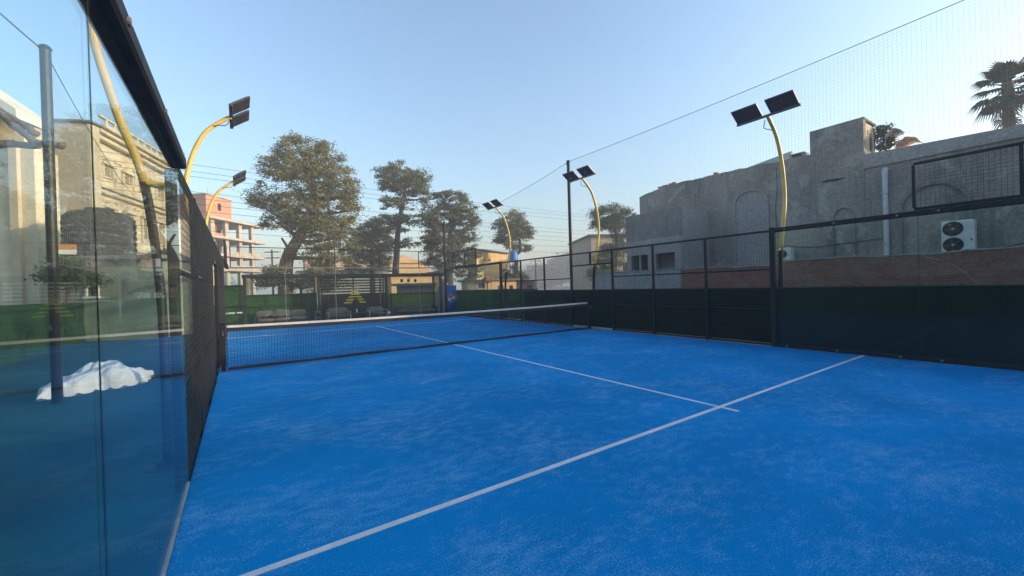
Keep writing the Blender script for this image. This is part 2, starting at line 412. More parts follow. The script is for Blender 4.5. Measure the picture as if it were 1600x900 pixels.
for i in range(int((XB-XA)/pit)+1):
    x = XA+i*pit; nm.wire((x, .003*math.sin(x*7), .05), (x, .003*math.sin(x*7), zt(x)-.10), .0026)
for j in range(1, 16):
    t = j/16
    pts = [(x, .003*math.sin(x*7), .05+(zt(x)-.15)*t) for x in xs]
    nm.tube(pts, .0026, 3, False)
nm.build('net_mesh', 'net_twine', nr, kind='stuff')
for x in (.075, W-.075):
    p = MB().bbox((x-.04, -.04, 0), (x+.04, .04, .90), .008).bbox((x-.05, -.05, .90), (x+.05, .05, .93), .01)
    po = p.build('net_post', 'black_paint', nr)
    MB().tube([(x, -.06, .70), (x, .06, .70)], .018, 10).tube([(x, -.075, .70), (x, -.075, .78)], .008, 6).build('winch', 'steel', po)
    sg = 1 if x < 1 else -1
    lc = MB().tube([(x+sg*(.068 if k % 2 else .048), -.052 if k % 2 else .0, .08+k*.036) for k in range(21)], .006, 5)
    lc.build('lacing', 'hem', po)

def wiremesh(mb, X, y0, y1, z0, z1, p=.06, r=.0022, axis='x'):
    P = (lambda y, z, o=0: (X+o, y, z)) if axis == 'x' else (lambda y, z, o=0: (y, X+o, z))
    k = int((y1-y0)/p)
    for i in range(1, k+1):
        y = y0+i*(y1-y0)/(k+1); mb.wire(P(y, z0), P(y, z1), r)
    k = int((z1-z0)/p)
    for i in range(1, k+1):
        z = z0+i*(z1-z0)/(k+1); mb.wire(P(y0, z, .004), P(y1, z, .004), r)
    return mb
YP = [.93, 2.41, 3.94, 5.45]
def mesh_fence(X, s, label):              # s = -1 near half, +1 far half of the court
    y0, y1 = sorted((s*YP[0], s*YP[-1])); out = 1 if X > 1 else -1
    t = thing('mesh_fence', label, 'fence', (X, (y0+y1)/2, 0), group='welded mesh fences beside the court')
    Xc = X+out*.035
    for i, y in enumerate(YP):
        if i == 3: continue
        MB().bbox((Xc-.03, s*y-.03, 0), (Xc+.03, s*y+.03, 2.52), .006).build('post', 'black_paint', t)
        MB().box((Xc-.07, s*y-.07, -.05), (X-.003, s*y+.07, .012)).build('base_plate', 'black_paint', t) if X < 1 else MB().box((X+.022, s*y-.07, .056), (Xc+.07, s*y+.07, .068)).build('base_plate', 'black_paint', t)
    for z, h in ((.035, .02), (.80, .018), (1.665, .018), (2.495, .025)):
        for i in range(3):
            a, b = sorted((s*YP[i], s*YP[i+1]))
            MB().bbox((Xc-.02, a+.031, z-h), (Xc+.02, b-.031, z+h), .004).build('rail', 'black_paint', t)
    for i in range(3):
        a, b = sorted((s*YP[i], s*YP[i+1]))
        mb = MB()
        for z0, z1 in ((.055, .782), (.818, 1.647), (1.683, 2.47)): wiremesh(mb, X+out*.01, a+.03, b-.03, z0, z1)
        mb.build('wire_mesh', 'wire', t, kind='stuff')
    return t
mesh_fence(W, -1, 'black welded mesh fence right of the net, between net and near glass wall')
mesh_fence(W, 1, 'black welded mesh fence on the right side beyond the net')
mesh_fence(0, -1, 'black welded mesh fence seen edge-on at left, between near glass and net')
mesh_fence(0, 1, 'black welded mesh fence seen edge-on at left, beyond the net')
def gate_header(X, label):
    t = thing('doorway_header', label, 'gate frame', (X, 0, 0), group='headers over the net-side doorways'); out = 1 if X > 1 else -1; Xc = X+out*.035
    for z in (2.09, 2.495): MB().bbox((Xc-.022, -.899, z-.022), (Xc+.022, .899, z+.022), .004).build('rail', 'black_paint', t)
    MB().bbox((Xc-.02, -.04, 2.113), (Xc+.02, .04, 2.472), .004).build('upright', 'black_paint', t)
    wiremesh(MB(), X+out*.01, -.9, -.04, 2.11, 2.475).build('wire_mesh', 'wire', t, kind='stuff')
    wiremesh(MB(), X+out*.01, .04, .9, 2.11, 2.475).build('wire_mesh', 'wire', t, kind='stuff')
gate_header(W, 'black header over the open doorway at the right end of the net')
gate_header(0, 'black header over the open doorway at the left end of the net')

def glass_wall(X, s, label):
    out = 1 if X > 1 else -1; ya, yj, yb = 5.45, 7.70, 9.95
    t = thing('glass_wall', label, 'glass wall', (X, s*(ya+yb)/2, 0), group='glass side walls of the court')
    def bx(y0, y1, x0, x1, z0, z1, c=.005):
        a, b = sorted((s*y0, s*y1)); p, q = sorted((X+out*x0, X+out*x1)); return MB().bbox((p, a, z0), (q, b, z1), c)
    zb = .075 if X > 1 else .028
    for p0, p1 in ((ya+.055 if X > 1 else ya+.01, yj-.004), (yj+.004, yb-.01)):
        bx(p0, p1, .004, .016, zb, 2.455, .001).build('glass_pane', 'court_glass', t)
    bx(yj-.003, yj+.003, .0075, .0105, zb+.001, 2.454, .0005).build('joint_seal', 'black_paint', t)
    bx(ya+(.052 if X > 1 else .0), yb, -.045 if X < 1 else -.015, .06 if X < 1 else .085, 2.456, 2.545, .012).build('top_rail', 'black_paint', t)
    bx(ya+(.052 if X > 1 else .0), yb, -.006 if X > 1 else .0, .05 if X > 1 else .02, 0.001, zb-.001, .004).build('bottom_rail', 'black_paint' if X > 1 else 'galvanised', t)
    if X > 1: bx(ya-.05, ya+.05, -.02, .08, 0, 2.56, .008).build('post', 'black_paint', t)
    else: bx(ya-.04, ya-.002, .02, .09, -.05, 2.455, .006).build('post', 'black_paint', t)
    for y in (ya+.25, ya+1.1, yj-.25, yj+.25, yj+1.2):
        for z in (2.50, .04):
            if X < 1 and z < 1: continue
            yy = s*y; MB().tube([(X-out*(.036 if X < 1 else .006), yy, z), (X-out*(.055 if X < 1 else .024), yy, z)], .017, 10).build('bolt', 'steel', t)
    f0, f1, f2 = 7.66, 8.80, 9.95
    for z in (2.575, 3.34): bx(f0, f2, .012, .052, z-.022, z+.022, .004).build('upper_rail', 'black_paint', t)
    for y in (f0, f1, f2): bx(y-.022, y+.022, .010, .054, 2.598, 3.317, .004).build('upper_post', 'black_paint', t)
    for a, b in ((f0, f1), (f1, f2)):
        a, b = sorted((s*a, s*b)); wiremesh(MB(), X+out*.02, a+.02, b-.02, 2.597, 3.318).build('wire_mesh', 'wire', t, kind='stuff')
glass_wall(0, -1, 'tall reflecting glass wall close by at the left edge')
glass_wall(W, -1, 'near glass wall on the right with mesh frame above, before the brick wall')
glass_wall(W, 1, 'far glass wall on the right side by the blue fridge')
glass_wall(0, 1, 'far glass wall on the left side beyond the net')

t = thing('glass_wall', 'far end glass wall across the court in front of the pergola', 'glass wall', (W/2, L, 0))
xj = np.linspace(0, W, 6)
for i in range(5): MB().bbox((xj[i]+.006, L+.004, .06), (xj[i+1]-.006, L+.016, 2.49), .001).build('glass_pane', 'court_glass', t)
for i in range(1, 5): MB().bbox((xj[i]-.0055, L+.002, .062), (xj[i]+.0055, L+.018, 2.488), .0005).build('joint_seal', 'galvanised', t)
MB().bbox((.06, L-.005, .002), (W-.03, L+.045, .058), .004).build('bottom_rail', 'black_paint', t)
MB().bbox((.06, L-.005, 2.491), (W-.03, L+.045, 2.545), .004).build('top_rail', 'dull_rail', t)
MB().bbox((.06, L+.0, 3.33), (W-.03, L+.03, 3.362), .004).build('upper_rail', 'black_paint', t)
for i in range(0, 6):
    x = min(max(xj[i], .09), W-.06); MB().bbox((x-.018, L+.002, 2.546), (x+.018, L+.036, 3.329), .004).build('upper_post', 'black_paint', t)
for i in range(5): wiremesh(MB(), L+.02, xj[i]+.1, xj[i+1]-.02, 2.56, 3.32, .06, .0022, 'y').build('wire_mesh', 'wire', t, kind='stuff')

# ---------------------------------------------------------------- floodlights on bowed yellow poles
def catmull(P, k=6):
    P = [np.array(p, float) for p in P]; out = []
    Q = [2*P[0]-P[1]]+P+[2*P[-1]-P[-2]]
    for i in range(1, len(Q)-2):
        for j in range(k):
            t = j/k; a, b, c, d = Q[i-1], Q[i], Q[i+1], Q[i+2]
            out.append(.5*((2*b)+(-a+c)*t+(2*a-5*b+4*c-d)*t*t+(-a+3*b-3*c+d)*t**3))
    return out+[P[-1]]
PROF = [(.20, -.05), (.20, .6), (.21, 1.3), (.28, 2.1), (.42, 2.62), (.53, 3.24), (.46, 3.9), (.23, 4.5), (-.10, 4.84), (-.2, 4.9)]
def floodlight(rf=1.0):
    t = thing('floodlight', '', 'floodlight', world=False, group='yellow floodlight poles round the court')
    pts = catmull([(x, 0, z) for x, z in PROF]); N = len(pts)
    cut = next(i for i, p in enumerate(pts) if p[2] > 2.06); rad_ = [rf*(.050-.016*i/N) for i in range(N)]
    MB().tube(pts[:cut+1], rad_[:cut+1], 14).build('lower_pole', 'black_paint', t, True)
    MB().tube(pts[cut:], rad_[cut:], 14).build('pole', 'yellow_paint', t, True)
    MB().lathe((.20, 0, -.05), [(.13, 0), (.13, .015), (.075, .02), (.072, .06)], 18).build('base_plate', 'black_paint', t)
    MB().tube([(.13, 0, 2.08), (.29, 0, 2.10)], .026, 10).build('bracket', 'yellow_paint', t)
    MB().bbox((-.23, -.62, 4.885), (-.17, .62, 4.93), .008).build('cross_arm', 'panel_back', t)
    for s in (-1, 1):
        c = np.array((-.34, s*.34, 5.04)); u = np.array((math.cos(.62), 0, -math.sin(.62))); v = np.array((0, 1., 0)); nn = np.cross(u, v)
        pn = MB().obox(c-nn*.016, u*.18, v*.26, nn*.014).build('lamp_panel', 'panel_back', t)
        MB().obox(c-nn*.034, u*.165, v*.24, nn*.004).build('led_face', 'panel_black', pn)
        MB().obox(c+nn*.03, u*.05, v*.05, nn*.025).build('hinge', 'panel_back', pn)
        fn = MB()
        for k in range(9): fn.obox(c+nn*.006+v*(k-4)*.055, u*.15, v*.005, nn*.009)
        fn.build('cooling_fins', 'panel_back', pn)
    cb = MB(); cb.tube(catmull([(-.18, .05, 4.84), (-.12, .1, 4.7), (.02, .06, 4.68), (.10, .03, 4.66)]), .008, 6); cb.build('lead', 'cable', t)
    return t
fl = floodlight()
spots = [(W+.02, -5.5, 0, 'yellow bowed pole with two dark floodlights in front of the arched grey wall'),
         (W, 0.05, 0, 'thin yellow bowed floodlight pole beside the tall black net pole'),
         (W, 5.4, 0, 'small far yellow floodlight pole before the round-crowned tree'),
         (.03, -4.75, math.pi, 'yellow pole leaning outward, seen through the left glass'),
         (.12, 0, math.pi, 'larger yellow curved floodlight at left against open sky'),
         (.12, 5.4, math.pi, 'smaller yellow curved floodlight in front of the brick rooftop room')]
for i, (x, y, a, lb) in enumerate(spots):
    o = fl if i == 0 else floodlight(.62) if i == 3 else copy_tree(fl)
    o.location = (x, y, 0); o.rotation_euler = (0, 0, a); o['label'] = lb
    if i == 3: o.scale = (1.2, 1, 1.18)

# ---------------------------------------------------------------- tall poles with safety netting
def pole(name, x, y, h, r, label, mat='black_paint'):
    t = thing(name, label, 'pole', (x, y, 0))
    MB().tube([(x, y, -.05), (x, y, h)], r, 12).build('shaft', mat, t)
    MB().lathe((x, y, h), [(r*1.05, -.02), (r*1.25, 0), (r*.9, .04), (.02, .06)], 12).build('cap', mat, t)
    MB().tube([(x, y, h-.06), (x, y+.12, h-.06)], .02, 8).build('rope_hook', 'steel', t)
    return t
NX = 10.22
pole('net_pole', NX, 1.27, 5.85, .055, 'tall slim black pole carrying the netting, rising above the right fence')
pole('net_pole', 9.75, 10.9, 5.05, .06, 'dark far netting pole against the broad leafy tree')
pole('net_pole', -1.9, -.8, 5.15, .06, 'thick dark pole seen through the left glass', 'dark_frame')
def sag_pts(A, B, sag, k=16):
    A = np.array(A, float); B = np.array(B, float)
    return [A+(B-A)*i/k-np.array((0, 0, 4*sag*(i/k)*(1-i/k))) for i in range(k+1)]
def netting(label, A, B, z0a, z0b, sag, pitch, r):
    t = thing('safety_netting', label, 'netting', ((A[0]+B[0])/2, (A[1]+B[1])/2, 0))
    top = sag_pts(A, B, sag, 24); MB().tube(top, .007, 6).build('top_rope', 'rope', t)
    A = np.array(A); B = np.array(B); Ln = np.linalg.norm((B-A)[:2]); k = int(Ln/pitch)
    mb = MB()
    def pt(s, q):
        zt_ = A[2]+(B[2]-A[2])*s-4*sag*s*(1-s); zb_ = z0a+(z0b-z0a)*s
        p = A+(B-A)*s; return (p[0]+.05*math.sin(q*3+s*9), p[1], zb_+(zt_-zb_)*q)
    for i in range(k+1):
        s = i/k; mb.tube([pt(s, q) for q in (0, .5, 1)], r, 3, False)
    nz = int((A[2]-z0a)/pitch)
    for j in range(nz): mb.tube([pt(i/24, j/nz) for i in range(25)], r, 3, False)
    mb.build('net_mesh', 'sky_twine', t, kind='stuff')
netting('fine netting hung from a rope above the right fence', (NX, 1.27, 5.85), (NX, -13, 6.05), 2.5, 2.5, .10, .062, .0011)
netting('fine netting sloping down from the tall pole toward the far corner', (NX, 1.27, 5.85), (9.75, 10.9, 4.9), 2.5, 2.5, .25, .075, .0011)
netting('fine netting on a rope seen through the left glass', (-1.9, -.8, 5.1), (-2.6, 9.5, 5.0), 2.0, 2.0, .2, .12, .0014)
lp = at(-120, -95, 6.5)
tag(MB().tube(sag_pts((-1.9, -.8, 5.1), lp, .05), .012, 6).build('net_rope', 'rope'), 'thin rope running up left from the thick dark pole behind the glass', 'rope')

# ---------------------------------------------------------------- green screens round the court
def cloth(mb, p0, p1, z0, z1, amp, nx=14, nz=5, seed=0):
    p0 = np.array(p0, float); p1 = np.array(p1, float); d = p1-p0; nrm = np.array((-d[1], d[0]))/np.linalg.norm(d); V = []; F = []
    for th in (0, 1):
        for j in range(nz+1):
            for i in range(nx+1):
                s = i/nx; q = j/nz; e = math.sin(math.pi*s)**.5*math.sin(math.pi*q)**.7 if 0 < i < nx and 0 < j < nz else 0
                o = amp*e*(math.sin(s*11+seed)+.6*math.sin(q*7+s*5+seed*2.3))+.006*th
                p = p0+d*s+nrm*o; V.append((p[0], p[1], z0+(z1-z0)*q))
    m_ = (nx+1)*(nz+1)
    for th in (0, 1):
        for j in range(nz):
            for i in range(nx):
                a = th*m_+j*(nx+1)+i; q = (a, a+1, a+nx+2, a+nx+1); F.append(q if th == 0 else q[::-1])
    return mb.add(V, F)
def screen(label, pts, z, mat, group='green screens round the court'):
    t = thing('screen_fence', label, 'screen', (*pts[0], 0), group=group)
    for i in range(len(pts)-1):
        cloth(MB(), pts[i], pts[i+1], .06 if mat == 'screen_cloth' else -.04, z, .034, seed=i*1.7).build('cloth_panel', mat, t, True)
    for p in pts: MB().tube([(p[0]+.055, p[1]+.04, -.05), (p[0]+.055, p[1]+.04, z+.03)], .025, 8).build('post', 'dark_frame', t)
    for i in range(len(pts)-1): MB().tube([(*pts[i], z+.005), (*pts[i+1], z+.005)], .012, 6).build('top_rail', 'dark_frame', t)
screen('near-black green cloth screen running behind the right fence', [(W+.085, y) for y in (-14, -11, -8.2, -5.5, -3.1, -.9, 1.4, 3.8)], 1.262, 'screen_cloth')
screen('mid green screen behind the far right glass wall', [(10.66, y) for y in (3.9, 6.2, 8.6, 11.1, 13.4)], 1.30, 'grass_panel')
screen('low dark green screen on the left outside the court', [(-4.2, y) for y in (-12, -8, -4, 0, 4, 8, 12.4)], 1.35, 'screen_green')

# ---------------------------------------------------------------- lounge behind the far glass
def fx(px, Y=11.5): return float(onY(px, 455, Y)[0])
pg = thing('pergola', 'long dark pergola frame over the lounge behind the far glass', 'pergola', (5, 11.6, 0))
for x in (.55, 3.48, 6.66, 9.72): MB().bbox((x-.06, 11.44, -.05), (x+.06, 11.56, 2.17), .008).build('post', 'dark_frame', pg)
MB().bbox((.45, 11.41, 2.171), (9.9, 11.59, 2.30), .01).build('front_beam', 'dark_frame', pg)
MB().bbox((.45, 12.45, 2.171), (9.9, 12.6, 2.28), .01).build('rear_beam', 'dark_frame', pg)
for x in (.55, 3.48, 6.66, 9.72):
    MB().bbox((x-.04, 11.592, 2.19), (x+.04, 12.448, 2.27), .008).build('rafter', 'dark_frame', pg)
    MB().bbox((x-.05, 12.47, -.05), (x+.05, 12.57, 2.17), .008).build('post', 'dark_frame', pg)
MB().bbox((.615, 11.46, 1.42), (.70, 11.54, 2.168), .005).build('jamb', 'ochre_frame', pg)
MB().bbox((3.33, 11.46, 1.42), (3.418, 11.54, 2.168), .005).build('jamb', 'ochre_frame', pg)
MB().bbox((6.722, 11.46, 1.2), (6.80, 11.54, 2.168), .005).build('jamb', 'ochre_frame', pg)

def panel_wall(name, label, x0, x1, Y, z1, mat, rails, ups):
    t = thing(name, label, 'screen', ((x0+x1)/2, Y, 0), group='green lounge panels')
    cloth(MB(), (x0, Y), (x1, Y), -.04, z1, .01, seed=x0).build('turf_sheet', mat, t, True)
    for z in rails: MB().bbox((x0, Y-.07, z-.025), (x1, Y-.03, z+.025), .004).build('rail', 'dark_frame', t)
    for x, za, zb in ups: MB().bbox((x-.018, Y-.10, za), (x+.018, Y-.071, zb), .004).build('upright', 'dark_frame', t)
panel_wall('turf_panel', 'green panel wall behind the sofa with the dark blanket', .62, 3.1, 12.3, 1.40, 'grass_panel', (.86, 1.385), [(1.42, .87, 1.38), (2.78, .87, 1.38), (3.08, 0, 1.38)])
panel_wall('turf_panel', 'narrow green panel between sofa and slatted screen', 3.12, 3.5, 12.34, 1.42, 'grass_panel', (1.39,), [])
panel_wall('turf_panel', 'taller green panel at the far left corner with two white fittings', -4.0, .50, 12.4, 1.86, 'grass_panel', (.9, 1.84), [(.46, 0, 1.84)])
panel_wall('turf_panel', 'olive green tarpaulin panel behind the grey sofa', 6.75, 9.6, 12.3, 1.25, 'tarp_olive', (1.23,), [(7.15, 0, 1.22)])
panel_wall('turf_panel', 'dark green panel to the right of the blue fridge', 10.75, 16, 12.5, 1.28, 'grass_panel', (1.26,), [])
for px in (361, 373):
    x = fx(px, 12.3); t = thing('wall_fitting', 'small white fitting on the tall green panel, %s' % ('nearer the fence corner' if px == 361 else 'nearer the pergola post'), 'light fitting', (x, 12.3, .6))
    MB().bbox((x-.11, 12.27, .58), (x+.11, 12.30, .66), .008).build('plate', 'lamp_white', t)
    MB().tube([(x-.08, 12.25, .62), (x+.08, 12.25, .62)], .022, 8).build('lamp_tube', 'lamp_white', t)

sc = thing('slat_screen', 'black slatted screen with a yellow chevron between the lounge chairs', 'screen', (5.05, 11.5, 0))
sx0, sx1 = 3.56, 6.58; pitch = .1365
zs = [.20+pitch*i for i in range(15)]
slats = []
for z in zs:
    slats.append(MB().bbox((sx0, 11.47, z-.036), (sx1, 11.50, z+.036), .003).build('slat', 'dark_frame', sc))
for x in (sx0+.05, 5.05, sx1-.05): MB().bbox((x-.03, 11.502, -.05), (x+.03, 11.55, 2.168), .004).build('stile', 'dark_frame', sc)
for i in range(9):
    a = sx0+i*(sx1-sx0)/9; MB().bbox((a+.003, 11.552, -.03), (a+(sx1-sx0)/9-.003, 11.57, 1.30), .003).build('backing_board', 'backing_blue', sc)
rows = [(458.3, [(548.5, 561)], 'yellow_print'), (462, [(547, 562.5)], 'yellow_print'), (466, [(544, 554.3), (556.5, 566)], 'yellow_print'),
        (470, [(540.5, 552), (560, 568.5)], 'yellow_print'), (474.2, [(537.5, 549.5), (562.5, 572.5)], 'yellow_print'), (454, [(548, 563)], 'olive_print'), (450, [(549, 563)], 'olive_print')]
k0 = int(np.argmin([abs(z-float(onY(553, 466, 11.46)[2])) for z in zs]))
for ri, (py, segs, mt) in enumerate(rows):
    zz = float(onY(553, py, 11.46)[2]); k = k0+{0: 2, 1: 1, 2: 0, 3: -1, 4: -2, 5: 3, 6: 4}[ri]
    for a, b in segs:
        xa, xb = float(onY(a, py, 11.46)[0]), float(onY(b, py, 11.46)[0])
        z = zs[k]; sk = .05 if (a+b)/2 < 555 else -.05
        if len(segs) == 1: P = [(xa, z-.034), (xb, z-.034), (xb-.05, z+.034), (xa+.05, z+.034)]
        else: P = [(xa, z-.034), (xb, z-.034), (xb+sk, z+.034), (xa+sk, z+.034)]
        MB().prism(P, 1, 11.4645, 11.4695).build('chevron_stripe', mt, slats[k])

def pillow(mb, a, b, puff):
    # cushion: subdivided box bulging in the middle of each face
    a = np.array(a, float); b = np.array(b, float); c = (a+b)/2; h = (b-a)/2; N = 6; V = []; F = []
    for ax in range(3):
        for sg in (-1, 1):
            n0 = len(V); i1, i2 = (ax+1) % 3, (ax+2) % 3
            for i in range(N+1):
                for j in range(N+1):
                    s, q = -1+2*i/N, -1+2*j/N; p = np.zeros(3); p[ax] = sg; p[i1] = s; p[i2] = q
                    r = 1-.10*(abs(p[0])**6*abs(p[1])**6+abs(p[1])**6*abs(p[2])**6+abs(p[0])**6*abs(p[2])**6)
                    v = c+h*p*r; d = np.zeros(3); d[ax] = sg*puff*(1-s*s)*(1-q*q); V.append(v+d)
            for i in range(N):
                for j in range(N):
                    k = n0+i*(N+1)+j; q = (k, k+N+1, k+N+2, k+1); F.append(q if sg > 0 else q[::-1])
    return mb.add(V, F)
def sofa(label, x0, x1, y, zb, mat, k=3):
    t = thing('sofa', label, 'sofa', ((x0+x1)/2, y, 0), group='lounge sofas')
    MB().bbox((x0, y-.38, .06), (x1, y+.40, .20), .02).build('base', 'dark_frame', t)
    for x in (x0+.06, x1-.06):
        for yy in (y-.32, y+.34): MB().bbox((x-.03, yy-.03, -.05), (x+.03, yy+.03, .059), .004).build('leg', 'dark_frame', t)
    wd = (x1-x0-.28)/k
    for i in range(k):
        a = x0+.14+i*wd
        pillow(MB(), (a+.008, y-.38, .201), (a+wd-.008, y+.22, .35), .02).build('seat_cushion', mat, t, True)
        pillow(MB(), (a+.008, y+.17, .30), (a+wd-.008, y+.36, zb+.02*math.sin(i*2.1)), .022).build('back_cushion', mat, t, True)
    for a, b in ((x0, x0+.13), (x1-.13, x1)): MB().bbox((a, y-.38, .201), (b, y+.40, .47), .03).build('arm', 'dark_frame', t)
    MB().bbox((x0+.14, y+.37, .201), (x1-.14, y+.42, zb-.05), .02).build('backrest', 'dark_frame', t)
    return t
sofa('taupe three-seat sofa with a dark blanket, near the left corner of the lounge', .80, 3.08, 11.65, .66, 'cushion')
sofa('grey three-seat sofa beside the blue fridge', 7.05, 9.45, 11.65, .60, 'cushion_grey')
bl = MB(); V = []; F = []
for j in range(6):
    for i in range(17):
        s, q = i/16, j/5; V.append((1.15+s*.95, 11.30+q*.42, .385+.03*math.sin(s*9+q*4)+.035*math.sin(s*21)*q+(.12*max(0, q-.55))*(1-s)))
n0 = len(V); V += [(x, y, z-.025) for x, y, z in V]
for j in range(5):
    for i in range(16):
        a = j*17+i; F += [(a, a+1, a+18, a+17), (n0+a, n0+a+17, n0+a+18, n0+a+1)]
tag(bl.add(V, F).build('blanket', 'blanket', None, True), 'dark crumpled blanket lying on the taupe sofa', 'blanket')
def armchair(label, x0, x1, y, zb):
    t = thing('armchair', label, 'armchair', ((x0+x1)/2, y, 0), group='lounge armchairs')
    pillow(MB(), (x0+.08, y-.34, .22), (x1-.08, y+.22, .36), .03).build('seat_cushion', 'cushion_grey', t, True)
    m = MB(); pillow(m, (x0+.06, y+.14, .30), (x1-.06, y+.32, zb), .03); m.v = [(x, yy+(z-.3)*.25, z) for x, yy, z in m.v]
    m.build('back_cushion', 'cushion', t, True)
    MB().bbox((x0+.05, y-.33, .16), (x1-.05, y+.30, .215), .01).build('frame', 'dark_frame', t)
    for x in (x0, x1-.05):
        MB().tube([(x+.025, y-.36, .46), (x+.025, y+.10, .47), (x+.025, y+.36, .42)], .032, 8).build('arm', 'wood_arm', t)
        for yy in (y-.32, y+.30):
            MB().tube([(x+.025, yy*1.0, -.05), (x+.025, yy+(.03 if yy < y else -.03), .45)], .026, 8).build('leg', 'wood_arm', t)
armchair('left grey armchair with wooden arms in front of the slatted screen', 3.72, 4.72, 10.95, .66)
armchair('right grey armchair with wooden arms in front of the slatted screen', 5.55, 6.45, 10.95, .62)
t = thing('coffee_table', 'low dark table between the two grey armchairs', 'table', (5.12, 10.95, 0))
MB().bbox((4.82, 10.65, .36), (5.45, 11.25, .40), .008).build('top', 'dark_frame', t)
for x in (4.86, 5.41):
    for y in (10.69, 11.21): MB().bbox((x-.02, y-.02, -.05), (x+.02, y+.02, .359), .004).build('leg', 'dark_frame', t)
tag(MB().lathe((5.05, 10.95, .40), [(.03, 0), (.034, .02), (.034, .13), (.014, .17), (.014, .2)], 12).build('bottle', 'lamp_white', None, True), 'small pale bottle on the low dark table', 'bottle')
x = fx(495, 11.2); t = thing('speaker', 'small black speaker box beside the taupe sofa', 'speaker', (x, 11.2, 0))
MB().bbox((x-.13, 11.1, .0), (x+.13, 11.34, .56), .01).build('cabinet', 'panel_back', t)
MB().tube([(x, 11.085, .38), (x, 11.099, .38)], .09, 18).build('cone', 'dark_hole', t); MB().tube([(x, 11.085, .17), (x, 11.099, .17)], .06, 18).build('cone', 'dark_hole', t)
MB().bbox((x-.13, 11.1, -.05), (x+.13, 11.34, -.001), .003).build('foot', 'dark_frame', t)
x = fx(606.5, 11.2); t = thing('globe_lamp', 'small white globe lamp right of the slatted screen', 'lamp', (x, 11.2, 0))
MB().lathe((x, 11.2, .26), [(.01, -.09)]+[(.09*math.sin(a), -.09*math.cos(a)) for a in np.linspace(.2, 3.0, 10)], 16).build('globe', 'lamp_white', t, True)
MB().lathe((x, 11.2, -.05), [(.10, 0), (.10, .02), (.02, .03), (.02, .218)], 14).build('stem', 'dark_frame', t)
# drinks fridge
fx0, fx1, fy = 10.02, 10.66, 11.45
t = thing('drinks_fridge', 'tall blue drinks fridge with a round red, white and blue emblem', 'fridge', ((fx0+fx1)/2, fy, 0))
MB().bbox((fx0, fy+.04, .06), (fx1, fy+.62, 1.60), .012).build('cabinet', 'fridge_grey', t)
d = MB().bbox((fx0, fy, .10), (fx1, fy+.038, 1.33), .008).build('door', 'fridge_blue', t)
MB().bbox((fx0, fy-.01, 1.335), (fx1, fy+.038, 1.60), .008).build('header', 'fridge_blue', t)
for x in (fx0+.05, fx1-.05):
    for yy in (fy+.09, fy+.57): MB().bbox((x-.025, yy-.025, -.05), (x+.025, yy+.025, .059), .003).build('foot', 'dark_frame', t)
MB().bbox((fx1-.05, fy-.03, .75), (fx1-.03, fy-.001, 1.15), .004).build('handle', 'logo_white', d)
cx, cz, rr = (fx0+fx1)/2+.0, .87, .225
def disc_piece(name, mat, y, r, zlo, zhi, par):
    # part of a disc between two wavy limits
    V = []; k = 28; top = []; bot = []
    for i in range(k+1):
        q = -r+2*r*i/k; e = math.sqrt(max(0, r*r-q*q)); lo = max(-e, min(e, zlo(q))); hi = max(-e, min(e, zhi(q)))
        top.append((cx+q, cz+hi)); bot.append((cx+q, cz+lo))
    P = bot+top[::-1]; MB().prism(P, 1, y-.003, y).build(name, mat, par)
disc_piece('emblem_disc', 'logo_white', fy-.001, rr, lambda q: -9, lambda q: 9, d)
wv = lambda q: .045*math.sin(q/rr*2.2)
disc_piece('emblem_red', 'logo_red', fy-.005, rr*.90, lambda q: .065+wv(q), lambda q: 9, d)
disc_piece('emblem_blue', 'logo_blue', fy-.005, rr*.90, lambda q: -9, lambda q: -.085+wv(q), d)
cu = bpy.data.curves.new('txt', 'FONT'); cu.body = 'PEPSI'; cu.size = .115; cu.align_x = 'CENTER'; cu.align_y = 'CENTER'; cu.extrude = .001
tmp = bpy.data.objects.new('txt', cu); COL.objects.link(tmp); bpy.context.view_layer.update()
me = bpy.data.meshes.new_from_object(tmp.evaluated_get(bpy.context.evaluated_depsgraph_get())); bpy.data.objects.remove(tmp)
me.materials.clear(); me.materials.append(M['fridge_blue'])
lt = bpy.data.objects.new('lettering', me); COL.objects.link(lt); lt.parent = d
lt.location = (cx-(fx0+fx1)/2, -.008, cz-.005); lt.rotation_euler = (R(90), 0, 0)
for k in range(2):
    tag(MB().obox((9.72+k*.12, 12.1, 1.55), (.10, 0, .28), (0, .012, 0), (.03, 0, -.012)).build('leaning_board', 'yellow_paint'), '%s yellow board leaning behind the pergola corner post' % ('left' if k == 0 else 'right'), 'board')

# ================================================================ RIGHT SIDE: brick wall, cement building
XB_, XW = 22.0, 18.5
def bY(px, X=XB_): return float(onX(px, 400, X)[1])
def bP(px, py, X=XB_): p = onX(px, py, X); return float(p[1]), float(p[2])
# brick boundary wall
ya, yb = -24.0, bY(1064, XW)
t = thing('brick_wall', 'weathered brown brick boundary wall below the grey building', 'wall', (XW, -10, 0))
mb = MB(); Y = np.linspace(ya, yb, 40); top = [1.474+.45*(XW-CAM[0])/12.64+.03*math.sin(y*1.3)+.02*math.sin(y*4.1) for y in Y]
top = [z-(.10 if y > bY(1208, XW) else 0) for y, z in zip(Y, top)]
for i in range(39):
    mb.add([(XW,Y[i],-.08),(XW,Y[i+1],-.08),(XW,Y[i+1],top[i+1]),(XW,Y[i],top[i]),(XW+.23,Y[i],-.08),(XW+.23,Y[i+1],-.08),(XW+.23,Y[i+1],top[i+1]),(XW+.23,Y[i],top[i])],
           [(0,3,2,1),(4,5,6,7),(3,7,6,2)])
mb.add([(XW,yb,-.08),(XW+.23,yb,-.08),(XW+.23,yb,top[-1]),(XW,yb,top[-1])], [(0,1,2,3)])
mb.build('masonry', 'brick', t)
cp = MB()
